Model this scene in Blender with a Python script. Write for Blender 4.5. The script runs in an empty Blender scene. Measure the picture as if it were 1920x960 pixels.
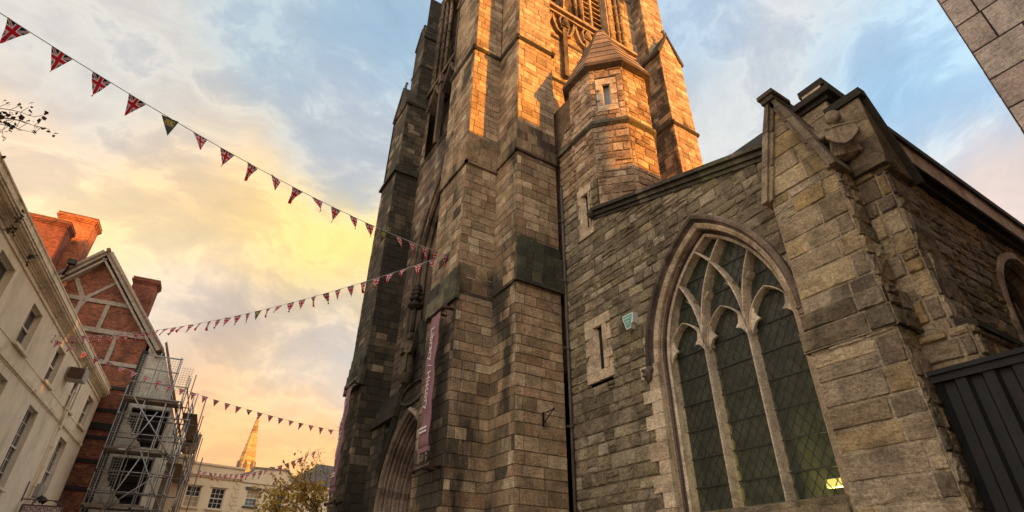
import bpy, math, random
from mathutils import Vector, Matrix
sc = bpy.context.scene
C = sc.collection
R = math.radians
# ---------------------------------------------------------------- camera
cam = bpy.data.objects.new('camera', bpy.data.cameras.new('camera'))
C.objects.link(cam)
RGT = Vector((0.84807655, -0.52973353, 0.01218796)); UPV = Vector((-0.28559565, -0.43760767, 0.85260463)); FWD = Vector((0.44631972, 0.72655482, 0.52241439))
m = Matrix((RGT, UPV, -FWD)).transposed().to_4x4(); m.translation = Vector((0, 0, 1.6))
cam.matrix_world = m
cam.data.sensor_width = 36; cam.data.lens = 19.21; cam.data.clip_start = .05; cam.data.clip_end = 4000
sc.camera = cam
sc.render.resolution_x, sc.render.resolution_y = 1024, 512
# ---------------------------------------------------------------- light
SUN_EL = 9.0; SUN_ROT = 154.8
sv = Vector((math.sin(R(SUN_ROT)) * math.cos(R(SUN_EL)), math.cos(R(SUN_ROT)) * math.cos(R(SUN_EL)), math.sin(R(SUN_EL))))
sl = bpy.data.lights.new('sun', 'SUN'); sl.energy = 5.0; sl.angle = R(.5); sl.color = (1.0, .37, .01)
so = bpy.data.objects.new('sun', sl); C.objects.link(so); so.rotation_euler = sv.to_track_quat('Z', 'Y').to_euler(); so.location = sv * 60
sc.view_settings.view_transform = 'Standard'; sc.view_settings.look = 'None'; sc.view_settings.gamma = 1
sc.view_settings.exposure = 0.84; sc.view_settings.use_curve_mapping = False

def lin(c):
    f = lambda v: v / 12.92 if v <= .04045 else ((v + .055) / 1.055) ** 2.4
    return tuple(f(x / 255) for x in c)
w = bpy.data.worlds.new('World'); sc.world = w; w.use_nodes = True
nt = w.node_tree; nt.nodes.clear()
def N(t, **k):
    n = nt.nodes.new(t)
    for a, b in k.items(): setattr(n, a, b)
    return n
def L(a, b): nt.links.new(a, b)
def M(op, a, b=None, c=None, clamp=False):
    n = N('ShaderNodeMath', operation=op); n.use_clamp = clamp
    for i, x in enumerate((a, b, c)):
        if x is None: continue
        if hasattr(x, 'links'): L(x, n.inputs[i])
        else: n.inputs[i].default_value = x
    return n.outputs[0]
def VM(op, a, b=None, out=0, scale=None):
    n = N('ShaderNodeVectorMath', operation=op)
    for i, x in enumerate((a, b)):
        if x is None: continue
        if hasattr(x, 'links'): L(x, n.inputs[i])
        else: n.inputs[i].default_value = x
    if scale is not None:
        if hasattr(scale, 'links'): L(scale, n.inputs['Scale'])
        else: n.inputs['Scale'].default_value = scale
    return n.outputs[out]
def noise(vec, scale, detail=6, rough=.55, dist=0, out='Fac'):
    n = N('ShaderNodeTexNoise'); L(vec, n.inputs['Vector'])
    n.inputs['Scale'].default_value = scale; n.inputs['Detail'].default_value = detail; n.inputs['Roughness'].default_value = rough; n.inputs['Distortion'].default_value = dist
    return n.outputs[out]
def ramp(fac, stops, interp='LINEAR'):
    n = N('ShaderNodeValToRGB'); L(fac, n.inputs[0]); cr = n.color_ramp; cr.interpolation = interp
    while len(cr.elements) < len(stops): cr.elements.new(.5)
    for e, (p, c) in zip(cr.elements, stops):
        e.position = p; e.color = (c, c, c, 1) if isinstance(c, (int, float)) else (*c, 1)
    return n.outputs[0]
def mixc(fac, a, b, mode='MIX'):
    n = N('ShaderNodeMix', data_type='RGBA', blend_type=mode)
    for i, x in ((0, fac), (6, a), (7, b)):
        if hasattr(x, 'links'): L(x, n.inputs[i])
        elif i == 0: n.inputs[0].default_value = x
        else: n.inputs[i].default_value = (*x, 1) if len(x) == 3 else x
    return n.outputs[2]
# sunset sky: a Nishita base under a layer of broken cloud whose colour changes round the sky
SKY = [([-0.04, 0.682, 0.73], (176, 194, 206)), ([-0.14, 0.791, 0.595], (198, 200, 198)), ([-0.229, 0.717, 0.658], (205, 203, 200)), ([-0.247, 0.827, 0.506], (244, 214, 182)), ([0.002, 0.854, 0.521], (255, 218, 145)), ([0.148, 0.859, 0.49], (255, 224, 135)), ([-0.142, 0.877, 0.459], (252, 222, 160)), ([0.094, 0.746, 0.659], (190, 196, 202)), ([0.038, 0.941, 0.335], (196, 176, 160)), ([0.192, 0.929, 0.318], (226, 222, 218)), ([0.138, 0.953, 0.269], (252, 205, 130)), ([0.17, 0.904, 0.392], (200, 182, 168)), ([0.078, 0.976, 0.205], (246, 184, 128)), ([0.199, 0.961, 0.194], (250, 184, 115)), ([0.114, 0.637, 0.762], (165, 192, 212)), ([0.532, 0.319, 0.785], (172, 194, 216)), ([0.641, 0.325, 0.695], (198, 204, 210)), ([0.655, 0.213, 0.725], (205, 208, 212)), ([0.73, 0.172, 0.661], (150, 194, 226)), ([0.744, 0.1, 0.661], (190, 216, 236)), ([0.804, 0.16, 0.573], (162, 204, 234)), ([0.856, 0.152, 0.494], (250, 216, 190)), ([0.683, 0.374, 0.628], (205, 208, 212)), ([0.88, 0.182, 0.44], (248, 232, 222)), ([0.123, 0.168, 0.978], (160, 180, 205)), ([-0.099, 0.835, 0.541], (246, 205, 155)), ([-0.24, 0.764, 0.599], (200, 200, 200)), ([-0.065, 0.924, 0.376], (225, 210, 195)), ([-.9, .2, .35], (225, 210, 195), 2.5), ([-.5, -.8, .3], (225, 212, 195), 2.5), ([-.75, -.35, .55], (205, 208, 212), 2.5), ([-.95, -.1, .12], (240, 215, 180), 2.5), ([0, -.75, .65], (205, 208, 215), 2.0), ([.3, -.4, .85], (180, 195, 215), 1.5), ([.97, -.30, .12], (240, 212, 180), 3.8), ([.85, -.5, .3], (235, 212, 185), 3.0), ([.6, -.75, .25], (250, 205, 150), 2.2)]  # entries with a multiplier are out of view, boosted to brighten shaded walls
tc = N('ShaderNodeTexCoord').outputs['Generated']
stretch = VM('MULTIPLY', tc, (1, 1, 1.7))
wn = noise(stretch, 3.2, 7, .6, .4, 'Color')
warp = VM('SCALE', VM('SUBTRACT', wn, (.5, .5, .5)), scale=.20)
d0 = VM('NORMALIZE', VM('ADD', tc, warp))
accC = None; accW = None
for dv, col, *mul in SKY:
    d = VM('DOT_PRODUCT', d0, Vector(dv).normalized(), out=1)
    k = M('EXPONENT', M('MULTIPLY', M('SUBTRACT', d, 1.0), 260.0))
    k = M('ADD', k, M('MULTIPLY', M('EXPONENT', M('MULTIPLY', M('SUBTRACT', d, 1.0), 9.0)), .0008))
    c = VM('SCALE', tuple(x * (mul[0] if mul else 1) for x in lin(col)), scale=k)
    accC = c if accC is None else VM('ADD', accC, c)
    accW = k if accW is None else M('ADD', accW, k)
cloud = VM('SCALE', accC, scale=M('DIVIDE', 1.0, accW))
st2 = VM('MULTIPLY', VM('ADD', tc, VM('SCALE', VM('SUBTRACT', noise(tc, 2.4, 3, .5, 0, 'Color'), (.5, .5, .5)), scale=.25)), (1, .9, 2.1))
cn = noise(st2, 4.3, 10, .60, .25); cn2 = noise(st2, 9.5, 8, .62, .3); cn3 = noise(st2, 1.5, 4, .5, .2)
den = M('ADD', M('ADD', M('MULTIPLY', cn, .46), M('MULTIPLY', cn2, .29)), M('MULTIPLY', cn3, .25))
edge = ramp(den, [(.38, (.80, .83, .88)), (.465, (.91, .92, .95)), (.495, (1.02, 1.01, 1.0)), (.52, (1.19, 1.16, 1.09)), (.58, (1.05, 1.02, .98)), (.68, (.86, .83, .83))])
cloud = mixc(1.0, cloud, edge, 'MULTIPLY')
sky = N('ShaderNodeTexSky', sky_type='NISHITA'); sky.sun_disc = False; sky.sun_elevation = R(SUN_EL); sky.sun_rotation = R(SUN_ROT); sky.air_density = 1.2; sky.dust_density = 1.5
nish = VM('SCALE', sky.outputs[0], scale=.12)
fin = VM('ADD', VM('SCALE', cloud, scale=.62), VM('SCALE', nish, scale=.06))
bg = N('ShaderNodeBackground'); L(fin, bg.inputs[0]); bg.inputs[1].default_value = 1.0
L(bg.outputs[0], N('ShaderNodeOutputWorld').inputs[0])

# ---------------------------------------------------------------- materials
def newmat(name):
    global nt
    mt = bpy.data.materials.new(name); mt.use_nodes = True; nt = mt.node_tree; nt.nodes.clear()
    o = N('ShaderNodeOutputMaterial'); b = N('ShaderNodeBsdfPrincipled'); L(b.outputs[0], o.inputs[0])
    return mt, b
def sethue(b, col, rough=.9, spec=.25, bump=None, bs=.3, bd=.01):
    if hasattr(col, 'links'): L(col, b.inputs['Base Color'])
    else: b.inputs['Base Color'].default_value = (*col, 1)
    b.inputs['Roughness'].default_value = rough; b.inputs['Specular IOR Level'].default_value = spec
    if bump is not None:
        n = N('ShaderNodeBump'); n.inputs['Strength'].default_value = bs; n.inputs['Distance'].default_value = bd
        L(bump, n.inputs['Height']); L(n.outputs[0], b.inputs['Normal'])
def stone(name, stops, mortar, tint, tintamt=.4, sootcol=(.03, .026, .02), soot=(.50, .68), sootmax=.85, bs=.5, sootscale=.45, fine=26, spec=.25, rough=.9):
    mt, b = newmat(name)
    at = N('ShaderNodeAttribute'); at.attribute_name = 'tone'
    sp = N('ShaderNodeSeparateColor'); L(at.outputs['Color'], sp.inputs[0])
    pos = N('ShaderNodeTexCoord').outputs['Object']
    base = ramp(sp.outputs[0], stops)
    base = mixc(M('MULTIPLY', M('POWER', sp.outputs[1], 2.0), tintamt), base, tint)
    base = mixc(sp.outputs[2], base, mortar)
    n1 = noise(pos, 2.6, 8, .65, .3); n2 = noise(pos, fine, 6, .7); n0 = noise(VM('MULTIPLY', pos, (1, 1, 3.5)), 9, 5, .6, .8)
    base = mixc(1.0, base, ramp(n1, [(.3, .52), (.5, .98), (.7, 1.4)]), 'MULTIPLY')
    base = mixc(1.0, base, ramp(n2, [(.3, .55), (.5, 1.0), (.72, 1.42)]), 'MULTIPLY')
    base = mixc(.6, base, ramp(n0, [(.32, .55), (.5, 1.0), (.7, 1.3)]), 'MULTIPLY')
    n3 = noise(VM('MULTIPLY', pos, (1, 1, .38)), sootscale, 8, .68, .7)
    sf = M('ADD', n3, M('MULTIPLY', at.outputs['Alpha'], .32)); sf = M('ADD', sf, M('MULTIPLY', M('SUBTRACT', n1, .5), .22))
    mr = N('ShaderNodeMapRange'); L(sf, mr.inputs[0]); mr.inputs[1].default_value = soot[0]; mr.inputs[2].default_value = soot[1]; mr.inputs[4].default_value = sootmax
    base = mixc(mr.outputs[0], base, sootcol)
    hb = M('ADD', M('MULTIPLY', n2, .5), M('ADD', M('MULTIPLY', noise(pos, 9, 6, .6), .9), M('MULTIPLY', n0, .4)))
    sethue(b, base, rough, spec, hb, bs, .055)
    return mt
def plain(name, col, rough=.8, var=.25, scale=3, fine=40, spec=.3, metal=0, bs=.15, dirt=None, dirtscale=1.2, coat=0):
    mt, b = newmat(name); pos = N('ShaderNodeTexCoord').outputs['Object']
    n1 = noise(pos, scale, 7, .6, .3); n2 = noise(pos, fine, 5, .6)
    c = mixc(1.0, col, ramp(n1, [(.3, 1 - var), (.7, 1 + var)]), 'MULTIPLY')
    c = mixc(1.0, c, ramp(n2, [(.3, 1 - var * .5), (.7, 1 + var * .5)]), 'MULTIPLY')
    if dirt:
        n3 = noise(VM('MULTIPLY', pos, (1, 1, .25)), dirtscale, 8, .7, .6)
        c = mixc(ramp(n3, [(.50, 0), (.72, dirt[1])]), c, dirt[0])
    sethue(b, c, rough, spec, n2, bs, .01); b.inputs['Metallic'].default_value = metal
    b.inputs['Coat Weight'].default_value = coat
    return mt
def brick(name, c1, c2, mortar, bw=.235, rh=.08, var=.5, soot=.6):
    mt, b = newmat(name); uv = N('ShaderNodeTexCoord').outputs['UV']; pos = N('ShaderNodeTexCoord').outputs['Object']
    jit = VM('ADD', uv, VM('SCALE', VM('SUBTRACT', noise(pos, 2.5, 4, .5, 0, 'Color'), (.5, .5, .5)), scale=.035))
    t = N('ShaderNodeTexBrick'); L(jit, t.inputs['Vector'])
    t.inputs['Color1'].default_value = (*c1, 1); t.inputs['Color2'].default_value = (*c2, 1); t.inputs['Mortar'].default_value = (*mortar, 1)
    t.inputs['Scale'].default_value = 1; t.inputs['Mortar Size'].default_value = .009; t.inputs['Mortar Smooth'].default_value = .3; t.inputs['Bias'].default_value = -.1
    t.inputs['Brick Width'].default_value = bw; t.inputs['Row Height'].default_value = rh
    n1 = noise(pos, 1.4, 8, .7, .4); n2 = noise(VM('MULTIPLY', pos, (1, 1, 2.5)), 7, 6, .7)
    c = mixc(1.0, t.outputs['Color'], ramp(n1, [(.3, 1 - var), (.5, 1), (.7, 1 + var * .8)]), 'MULTIPLY')
    c = mixc(1.0, c, ramp(n2, [(.3, .55), (.5, 1), (.7, 1.5)]), 'MULTIPLY')
    c = mixc(ramp(noise(pos, .8, 7, .7, .5), [(.52, 0), (.7, soot)]), c, (.045, .028, .02))
    hb = M('SUBTRACT', M('MULTIPLY', n2, .4), t.outputs['Fac'])
    sethue(b, c, .9, .2, hb, .6, .02)
    return mt
def flat(name, col, rough=.5, spec=.4, metal=0, emit=None, es=1):
    mt, b = newmat(name); sethue(b, col, rough, spec); b.inputs['Metallic'].default_value = metal
    if emit: b.inputs['Emission Color'].default_value = (*emit, 1); b.inputs['Emission Strength'].default_value = es
    return mt
MT = {}
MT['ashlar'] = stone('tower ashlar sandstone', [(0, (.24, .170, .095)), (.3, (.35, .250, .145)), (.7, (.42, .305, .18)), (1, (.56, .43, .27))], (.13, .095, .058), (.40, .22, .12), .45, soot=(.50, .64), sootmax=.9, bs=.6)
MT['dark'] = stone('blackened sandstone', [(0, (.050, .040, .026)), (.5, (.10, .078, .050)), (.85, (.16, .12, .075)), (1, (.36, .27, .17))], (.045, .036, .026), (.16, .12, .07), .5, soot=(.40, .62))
MT['darkblock'] = stone('dark mossy offset blocks', [(0, (.030, .029, .020)), (.5, (.085, .078, .052)), (.8, (.19, .155, .10))], (.2, .17, .12), (.09, .10, .05), .6, soot=(.75, 1.1), bs=.7)
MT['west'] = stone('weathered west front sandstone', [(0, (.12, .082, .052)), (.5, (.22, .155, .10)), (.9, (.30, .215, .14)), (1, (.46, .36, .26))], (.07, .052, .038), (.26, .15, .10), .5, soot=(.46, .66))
MT['rubble'] = stone('squared rubble stone', [(0, (.14, .11, .072)), (.4, (.235, .185, .122)), (.75, (.31, .25, .165)), (1, (.44, .36, .25))], (.20, .155, .10), (.30, .235, .12), .6, soot=(.56, .76), sootmax=.6, bs=.9, sootscale=.6, fine=34)
MT['turret'] = stone('turret rubble stone', [(0, (.22, .14, .08)), (.4, (.36, .24, .14)), (.75, (.46, .32, .19)), (1, (.58, .42, .27))], (.34, .25, .16), (.30, .17, .10), .5, soot=(.58, .78), sootmax=.6, bs=.9, sootscale=.6)
MT['buttress'] = stone('buttress stone', [(0, (.19, .145, .10)), (.4, (.30, .23, .155)), (.75, (.38, .295, .20)), (1, (.50, .40, .27))], (.40, .32, .22), (.50, .34, .13), .65, soot=(.56, .75), sootmax=.7, bs=.9, sootscale=.8, fine=30)
MT['dressed'] = stone('dressed buff stone', [(0, (.42, .31, .20)), (.5, (.52, .40, .265)), (1, (.62, .49, .34))], (.25, .19, .13), (.45, .30, .20), .4, soot=(.56, .78), sootmax=.75, bs=.4)
MT['mould'] = stone('moulded brown stone', [(0, (.20, .14, .10)), (.5, (.28, .20, .145)), (1, (.36, .27, .20))], (.2, .15, .1), (.3, .2, .14), .3, soot=(.47, .68), sootmax=.85, bs=.4)
MT['coping'] = stone('mossy coping stone', [(0, (.16, .13, .085)), (.5, (.24, .19, .13)), (1, (.30, .24, .17))], (.1, .08, .06), (.16, .17, .08), .7, soot=(.42, .62), sootmax=.85, bs=.7)
MT['roofst'] = stone('turret roof stone', [(0, (.22, .14, .08)), (.5, (.32, .21, .12)), (1, (.40, .28, .17))], (.1, .08, .06), (.3, .2, .1), .4, soot=(.46, .68), sootmax=.8, bs=.6)
MT['grey'] = stone('grey brown cut stone', [(0, (.35, .28, .235)), (.5, (.41, .335, .28)), (1, (.47, .39, .33))], (.03, .02, .018), (.34, .24, .20), .4, soot=(.66, .85), sootmax=.5, bs=.3, fine=50)
MT['pale'] = stone('pale weathered tracery stone', [(0, (.52, .41, .29)), (1, (.64, .52, .38))], (.3, .2, .1), (.5, .35, .25), .3, soot=(.60, .80), sootmax=.55, bs=.3)
MT['brick'] = brick('old red brick', (.27, .085, .042), (.105, .036, .022), (.22, .14, .09), bw=.27, rh=.10)
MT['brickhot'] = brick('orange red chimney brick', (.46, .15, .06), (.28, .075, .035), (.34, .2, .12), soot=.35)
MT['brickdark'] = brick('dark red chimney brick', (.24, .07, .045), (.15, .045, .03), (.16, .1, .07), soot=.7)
MT['cream'] = plain('cream painted render', (.82, .70, .50), .85, .10, 1.2, 30, dirt=((.40, .32, .22), .6), dirtscale=.8)
MT['creamtrim'] = plain('cream painted trim', (.78, .65, .46), .7, .12, 2, 20, dirt=((.28, .20, .12), .8), dirtscale=1.5)
MT['whitepaint'] = plain('off white paint', (.72, .66, .55), .6, .06)
MT['render'] = plain('stained white render', (.50, .46, .37), .9, .25, 2, 20, dirt=((.09, .075, .055), 1.0), dirtscale=2.2)
MT['farcream'] = plain('pale cream stucco', (.74, .60, .40), .85, .06, .6, 20, dirt=((.5, .4, .27), .4))
MT['fartrim'] = plain('cream stone trim', (.70, .56, .37), .8, .08)
MT['timber'] = plain('silver grey oak', (.30, .25, .19), .85, .3, 6, 60, bs=.4, dirt=((.12, .09, .06), .6))
MT['blacktimber'] = plain('black painted timber', (.018, .015, .013), .7, .3)
MT['board'] = plain('scaffold boards', (.23, .16, .10), .9, .35, 5, 40, bs=.3)
MT['steel'] = plain('galvanised steel tube', (.30, .285, .26), .5, .25, 8, 60, metal=.75)
MT['steeldark'] = plain('dull rusty steel tube', (.16, .13, .11), .6, .3, 8, 60, metal=.4)
MT['net'] = plain('grey debris netting', (.30, .27, .22), .9, .1)
MT['slate'] = plain('dark slate roof', (.10, .085, .075), .8, .3, 3, 20)
MT['tile'] = plain('mossy plain tiles', (.16, .09, .055), .9, .4, 4, 20, dirt=((.08, .08, .04), .8))
MT['lead'] = plain('lead and iron', (.05, .048, .045), .6, .3, metal=.3)
MT['iron'] = plain('black iron', (.025, .022, .020), .45, .3, metal=.5)
MT['gate'] = plain('dark painted corrugated steel', (.011, .011, .011), .6, .35, 2, 30, dirt=((.06, .045, .035), .8))
MT['carved'] = plain('carved brown stone', (.30, .225, .15), .9, .45, 9, 40, bs=.6, dirt=((.06, .05, .035), .8), dirtscale=5)
MT['carvedark'] = plain('blackened carved stone', (.085, .068, .042), .9, .45, 9, 40, bs=.6, dirt=((.22, .16, .09), .6), dirtscale=4)
MT['pipe'] = plain('weathered brown downpipe', (.10, .08, .06), .7, .3)
MT['glass'] = flat('dark window glass', (.03, .035, .035), .06, .6)
MT['warmglass'] = flat('window glass with blind behind', (.42, .33, .20), .15, .5)
MT['ground'] = plain('grey stone paving', (.20, .17, .14), .9, .2, .6, 12)
MT['asphalt'] = plain('asphalt', (.05, .05, .05), .9, .2, 1, 60)
MT['bark'] = plain('brown bark', (.075, .052, .036), .9, .3, 10, 60, bs=.5)
MT['bannercloth'] = plain('faded plum banner cloth', (.27, .135, .15), .75, .06, 2, 80)
MT['white'] = flat('white lettering', (.78, .70, .68), .7)
MT['rail'] = plain('brown steel bracket', (.10, .065, .05), .35, .2, metal=.6)
MT['boxwhite'] = plain('off white plastic', (.62, .64, .58), .5, .08)
MT['boxgreen'] = plain('green alarm box cover', (.13, .34, .29), .5, .1)
MT['boxtext'] = flat('pale green print', (.42, .58, .52), .6)
MT['lampgrey'] = plain('grey plastic housing', (.36, .33, .28), .5, .15)
MT['thread'] = flat('bunting cord', (.55, .52, .47), .8)
MT['lamplit'] = flat('lit lamp', (1, .9, .5), .5, emit=(1.0, .80, .28), es=5)
MT['interior'] = plain('green cream interior plaster', (.36, .35, .20), .9, .3, 1.3, 8)
MT['signpaint'] = plain('faded pink cream sign paint', (.60, .46, .40), .7, .1)
MT['signtext'] = flat('dark sign lettering', (.10, .06, .06), .7)
MT['spire'] = stone('far sandstone spire', [(0, (.30, .20, .08)), (1, (.52, .36, .15))], (.2, .15, .1), (.4, .25, .15), .3, sootscale=.2)
# church window glass: dark, a little see-through, faintly wavy
mt, b = newmat('old leaded glass'); pos = N('ShaderNodeTexCoord').outputs['Object']
tr = N('ShaderNodeBsdfTransparent'); tr.inputs[0].default_value = (.62, .64, .50, 1)
L(ramp(noise(pos, 5, 6, .6), [(.3, (.045, .050, .040)), (.7, (.12, .125, .10))]), b.inputs['Base Color']); b.inputs['Roughness'].default_value = .3; b.inputs['Specular IOR Level'].default_value = .35
bn = N('ShaderNodeBump'); bn.inputs['Strength'].default_value = .5; bn.inputs['Distance'].default_value = .03; L(noise(pos, 7, 3, .5), bn.inputs['Height']); L(bn.outputs[0], b.inputs['Normal'])
ms = N('ShaderNodeMixShader'); ms.inputs[0].default_value = .50; L(tr.outputs[0], ms.inputs[1]); L(b.outputs[0], ms.inputs[2])
L(ms.outputs[0], [n for n in nt.nodes if n.type == 'OUTPUT_MATERIAL'][0].inputs[0]); MT['leaded'] = mt
# leaves
def leafmat(name, c1, c2, c3):
    mt, b = newmat(name); at = N('ShaderNodeAttribute'); at.attribute_name = 'tone'
    sp = N('ShaderNodeSeparateColor'); L(at.outputs['Color'], sp.inputs[0])
    c = ramp(sp.outputs[0], [(0, c1), (.5, c2), (1, c3)]); sethue(b, c, .6, .3)
    tl = N('ShaderNodeBsdfTranslucent'); L(c, tl.inputs[0]); ms = N('ShaderNodeMixShader'); ms.inputs[0].default_value = .35
    L(b.outputs[0], ms.inputs[1]); L(tl.outputs[0], ms.inputs[2]); L(ms.outputs[0], [n for n in nt.nodes if n.type == 'OUTPUT_MATERIAL'][0].inputs[0]); return mt
MT['leafgold'] = leafmat('gold autumn leaves', (.16, .12, .03), (.50, .30, .05), (.62, .42, .08))
MT['leafdark'] = leafmat('dark leaves', (.025, .028, .02), (.06, .05, .03), (.10, .06, .035))
# flags
def flagmat(name, jack=True):
    mt, b = newmat(name); uv = N('ShaderNodeTexCoord').outputs['UV']; s = N('ShaderNodeSeparateXYZ'); L(uv, s.inputs[0]); x, y = s.outputs[0], s.outputs[1]
    if jack:
        ax = M('ABSOLUTE', x); ay = M('ABSOLUTE', M('SUBTRACT', y, .36))
        cr = M('MINIMUM', ax, ay); dg = M('ABSOLUTE', M('SUBTRACT', ax, M('MULTIPLY', ay, 1.25)))
        red = M('LESS_THAN', cr, .075); wh = M('LESS_THAN', cr, .125); dw = M('LESS_THAN', dg, .085); dr = M('LESS_THAN', dg, .03)
        c = mixc(dw, (.012, .014, .04), (.70, .62, .60)); c = mixc(dr, c, (.48, .02, .03)); c = mixc(wh, c, (.74, .66, .63)); c = mixc(red, c, (.55, .015, .03))
    else:
        t = N('ShaderNodeTexWave'); L(uv, t.inputs['Vector']); t.inputs['Scale'].default_value = 1.6; t.inputs['Distortion'].default_value = 9; t.inputs['Detail Scale'].default_value = 3
        box = M('MULTIPLY', M('LESS_THAN', M('ABSOLUTE', x), .27), M('LESS_THAN', M('ABSOLUTE', M('SUBTRACT', y, .24)), .13))
        ln = M('MULTIPLY', M('LESS_THAN', M('ABSOLUTE', x), .24), M('LESS_THAN', M('ABSOLUTE', M('SUBTRACT', y, .43)), .015))
        c = mixc(M('MULTIPLY', box, M('GREATER_THAN', t.outputs['Fac'], .4)), (.085, .078, .06), (.50, .40, .08)); c = mixc(ln, c, (.45, .38, .25))
    sethue(b, c, .8, .2)
    tl = N('ShaderNodeBsdfTranslucent'); L(c, tl.inputs[0]); ms = N('ShaderNodeMixShader'); ms.inputs[0].default_value = .3
    L(b.outputs[0], ms.inputs[1]); L(tl.outputs[0], ms.inputs[2]); L(ms.outputs[0], [n for n in nt.nodes if n.type == 'OUTPUT_MATERIAL'][0].inputs[0]); return mt
MT['jack'] = flagmat('union flag cloth'); MT['crest'] = flagmat('charcoal pennant with gold mark', False)

# ---------------------------------------------------------------- mesh helpers
Z = Vector((0, 0, 1))
class Fr:
    """wall frame: s along H, z up, d out along N"""
    def __init__(s, o, h, n): s.o = Vector(o); s.h = Vector(h).normalized(); s.n = Vector(n).normalized(); s.flip = (s.h.cross(Z)).dot(s.n) < 0
    def p(s, a, z, d=0): return s.o + s.h * a + Z * z + s.n * d
def W(x): return Fr((x, 0, 0), (0, 1, 0), (-1, 0, 0))       # faces west, s = world y
def S(y): return Fr((0, y, 0), (1, 0, 0), (0, -1, 0))       # faces south, s = world x
def E_(x): return Fr((x, 0, 0), (0, 1, 0), (1, 0, 0))
def No(y): return Fr((0, y, 0), (1, 0, 0), (0, 1, 0))
class MB:
    def __init__(s): s.v = []; s.f = []; s.t = []; s.sm = []; s.uv = {}
    def face(s, idx, tone=(.5, .5, 0, 0), smooth=False): s.f.append(idx); s.t.append(tone); s.sm.append(smooth)
    def pts(s, ps): b = len(s.v); s.v.extend([tuple(p) for p in ps]); return b
    def quad(s, a, b, c, d, tone=(.5, .5, 0, 0)): i = s.pts((a, b, c, d)); s.face((i, i + 1, i + 2, i + 3), tone)
    def box(s, fr, s0, s1, z0, z1, d0, d1, tone=(.5, .5, 0, 0)):
        i = s.pts([fr.p(a, z, d) for d in (d0, d1) for (a, z) in ((s0, z0), (s1, z0), (s1, z1), (s0, z1))])
        for q in ((3, 2, 1, 0), (4, 5, 6, 7), (0, 1, 5, 4), (1, 2, 6, 5), (2, 3, 7, 6), (3, 0, 4, 7)):
            q = q[::-1] if fr.flip else q
            s.face(tuple(i + k for k in q), tone)
    def prism(s, fr, poly, d0, d1, tone=(.5, .5, 0, 0)):
        n = len(poly); i = s.pts([fr.p(a, z, d0) for a, z in poly] + [fr.p(a, z, d1) for a, z in poly])
        s.face(tuple(i + k for k in range(n))[::-1], tone); s.face(tuple(i + n + k for k in range(n)), tone)
        for k in range(n): s.face((i + k, i + (k + 1) % n, i + n + (k + 1) % n, i + n + k), tone)
    def loft(s, rings, tone=(.5, .5, 0, 0), closed=False, caps=False, smooth=False):
        n = len(rings[0]); b = [s.pts(r) for r in rings]
        for a, c in zip(b, b[1:]):
            for k in range(n if closed else n - 1): s.face((a + k, a + (k + 1) % n, c + (k + 1) % n, c + k), tone, smooth)
        if caps: s.face(tuple(b[0] + k for k in range(n))[::-1], tone); s.face(tuple(b[-1] + k for k in range(n)), tone)
    def tube(s, p0, p1, r0, r1=None, n=8, tone=(.5, .5, 0, 0), smooth=True, caps=True):
        r1 = r0 if r1 is None else r1; p0 = Vector(p0); p1 = Vector(p1); a = (p1 - p0).normalized(); x = a.orthogonal().normalized(); y = a.cross(x)
        rg = [[p + (x * math.cos(2 * math.pi * k / n) + y * math.sin(2 * math.pi * k / n)) * r for k in range(n)] for p, r in ((p0, r0), (p1, r1))]
        s.loft(rg, tone, True, caps, smooth)
    def lathe(s, c, prof, n=12, tone=(.5, .5, 0, 0), rot=0, sy=1, smooth=True):
        c = Vector(c)
        s.loft([[c + Vector((math.cos(rot + 2 * math.pi * k / n) * r, math.sin(rot + 2 * math.pi * k / n) * r * sy, z)) for k in range(n)] for r, z in prof], tone, True, True, smooth)
    def ell(s, c, r, rot=(0, 0, 0), n=12, tone=(.5, .5, 0, 0)):
        from mathutils import Euler
        e = Euler(rot).to_matrix(); c = Vector(c); rg = []
        for i in range(1, n // 2 + 2):
            th = math.pi * (i - .5) / (n // 2 + 1)
            rg.append([c + e @ Vector((r[0] * math.sin(th) * math.cos(2 * math.pi * k / n), r[1] * math.sin(th) * math.sin(2 * math.pi * k / n), r[2] * math.cos(th))) for k in range(n)])
        s.loft(rg, tone, True, True, True)
    def bar(s, fr, pts, sec, tone=(.5, .5, 0, 0), smooth=False):
        """sweep a section [(offset, depth)] along 2-D points in a wall frame"""
        rg = []
        for i, p in enumerate(pts):
            a = Vector(pts[max(i - 1, 0)]); c = Vector(pts[min(i + 1, len(pts) - 1)]); t = (c - a).normalized(); nn = Vector((-t.y, t.x))
            rg.append([fr.p(p[0] + nn.x * o, p[1] + nn.y * o, d) for o, d in sec])
        s.loft(rg, tone, True, True, smooth)
    def build(s, name, mat, parent=None, loc=None, mods=None):
        me = bpy.data.meshes.new(name); me.from_pydata(s.v, [], s.f); me.materials.append(MT[mat] if isinstance(mat, str) else mat)
        a = me.attributes.new('tone', 'FLOAT_COLOR', 'FACE'); a.data.foreach_set('color', [c for t in s.t for c in t])
        me.polygons.foreach_set('use_smooth', s.sm)
        uvl = me.uv_layers.new(name='UVMap').data
        for p in me.polygons:
            n = p.normal
            if abs(n.z) > .8: fu = lambda c: (c.x, c.y)
            else:
                t = Z.cross(n).normalized(); k = Z if abs(n.z) < .3 else n.cross(t)
                fu = lambda c, t=t, k=k: (c.dot(t), c.dot(k))
            for li, vi in zip(p.loop_indices, p.vertices):
                uvl[li].uv = s.uv[vi] if vi in s.uv else fu(me.vertices[vi].co)
        me.update()
        o = bpy.data.objects.new(name, me); C.objects.link(o)
        if parent is not None: o.parent = parent
        if loc is not None: o.location = loc
        elif parent is not None: o.location = -wl(parent)
        return o
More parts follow.
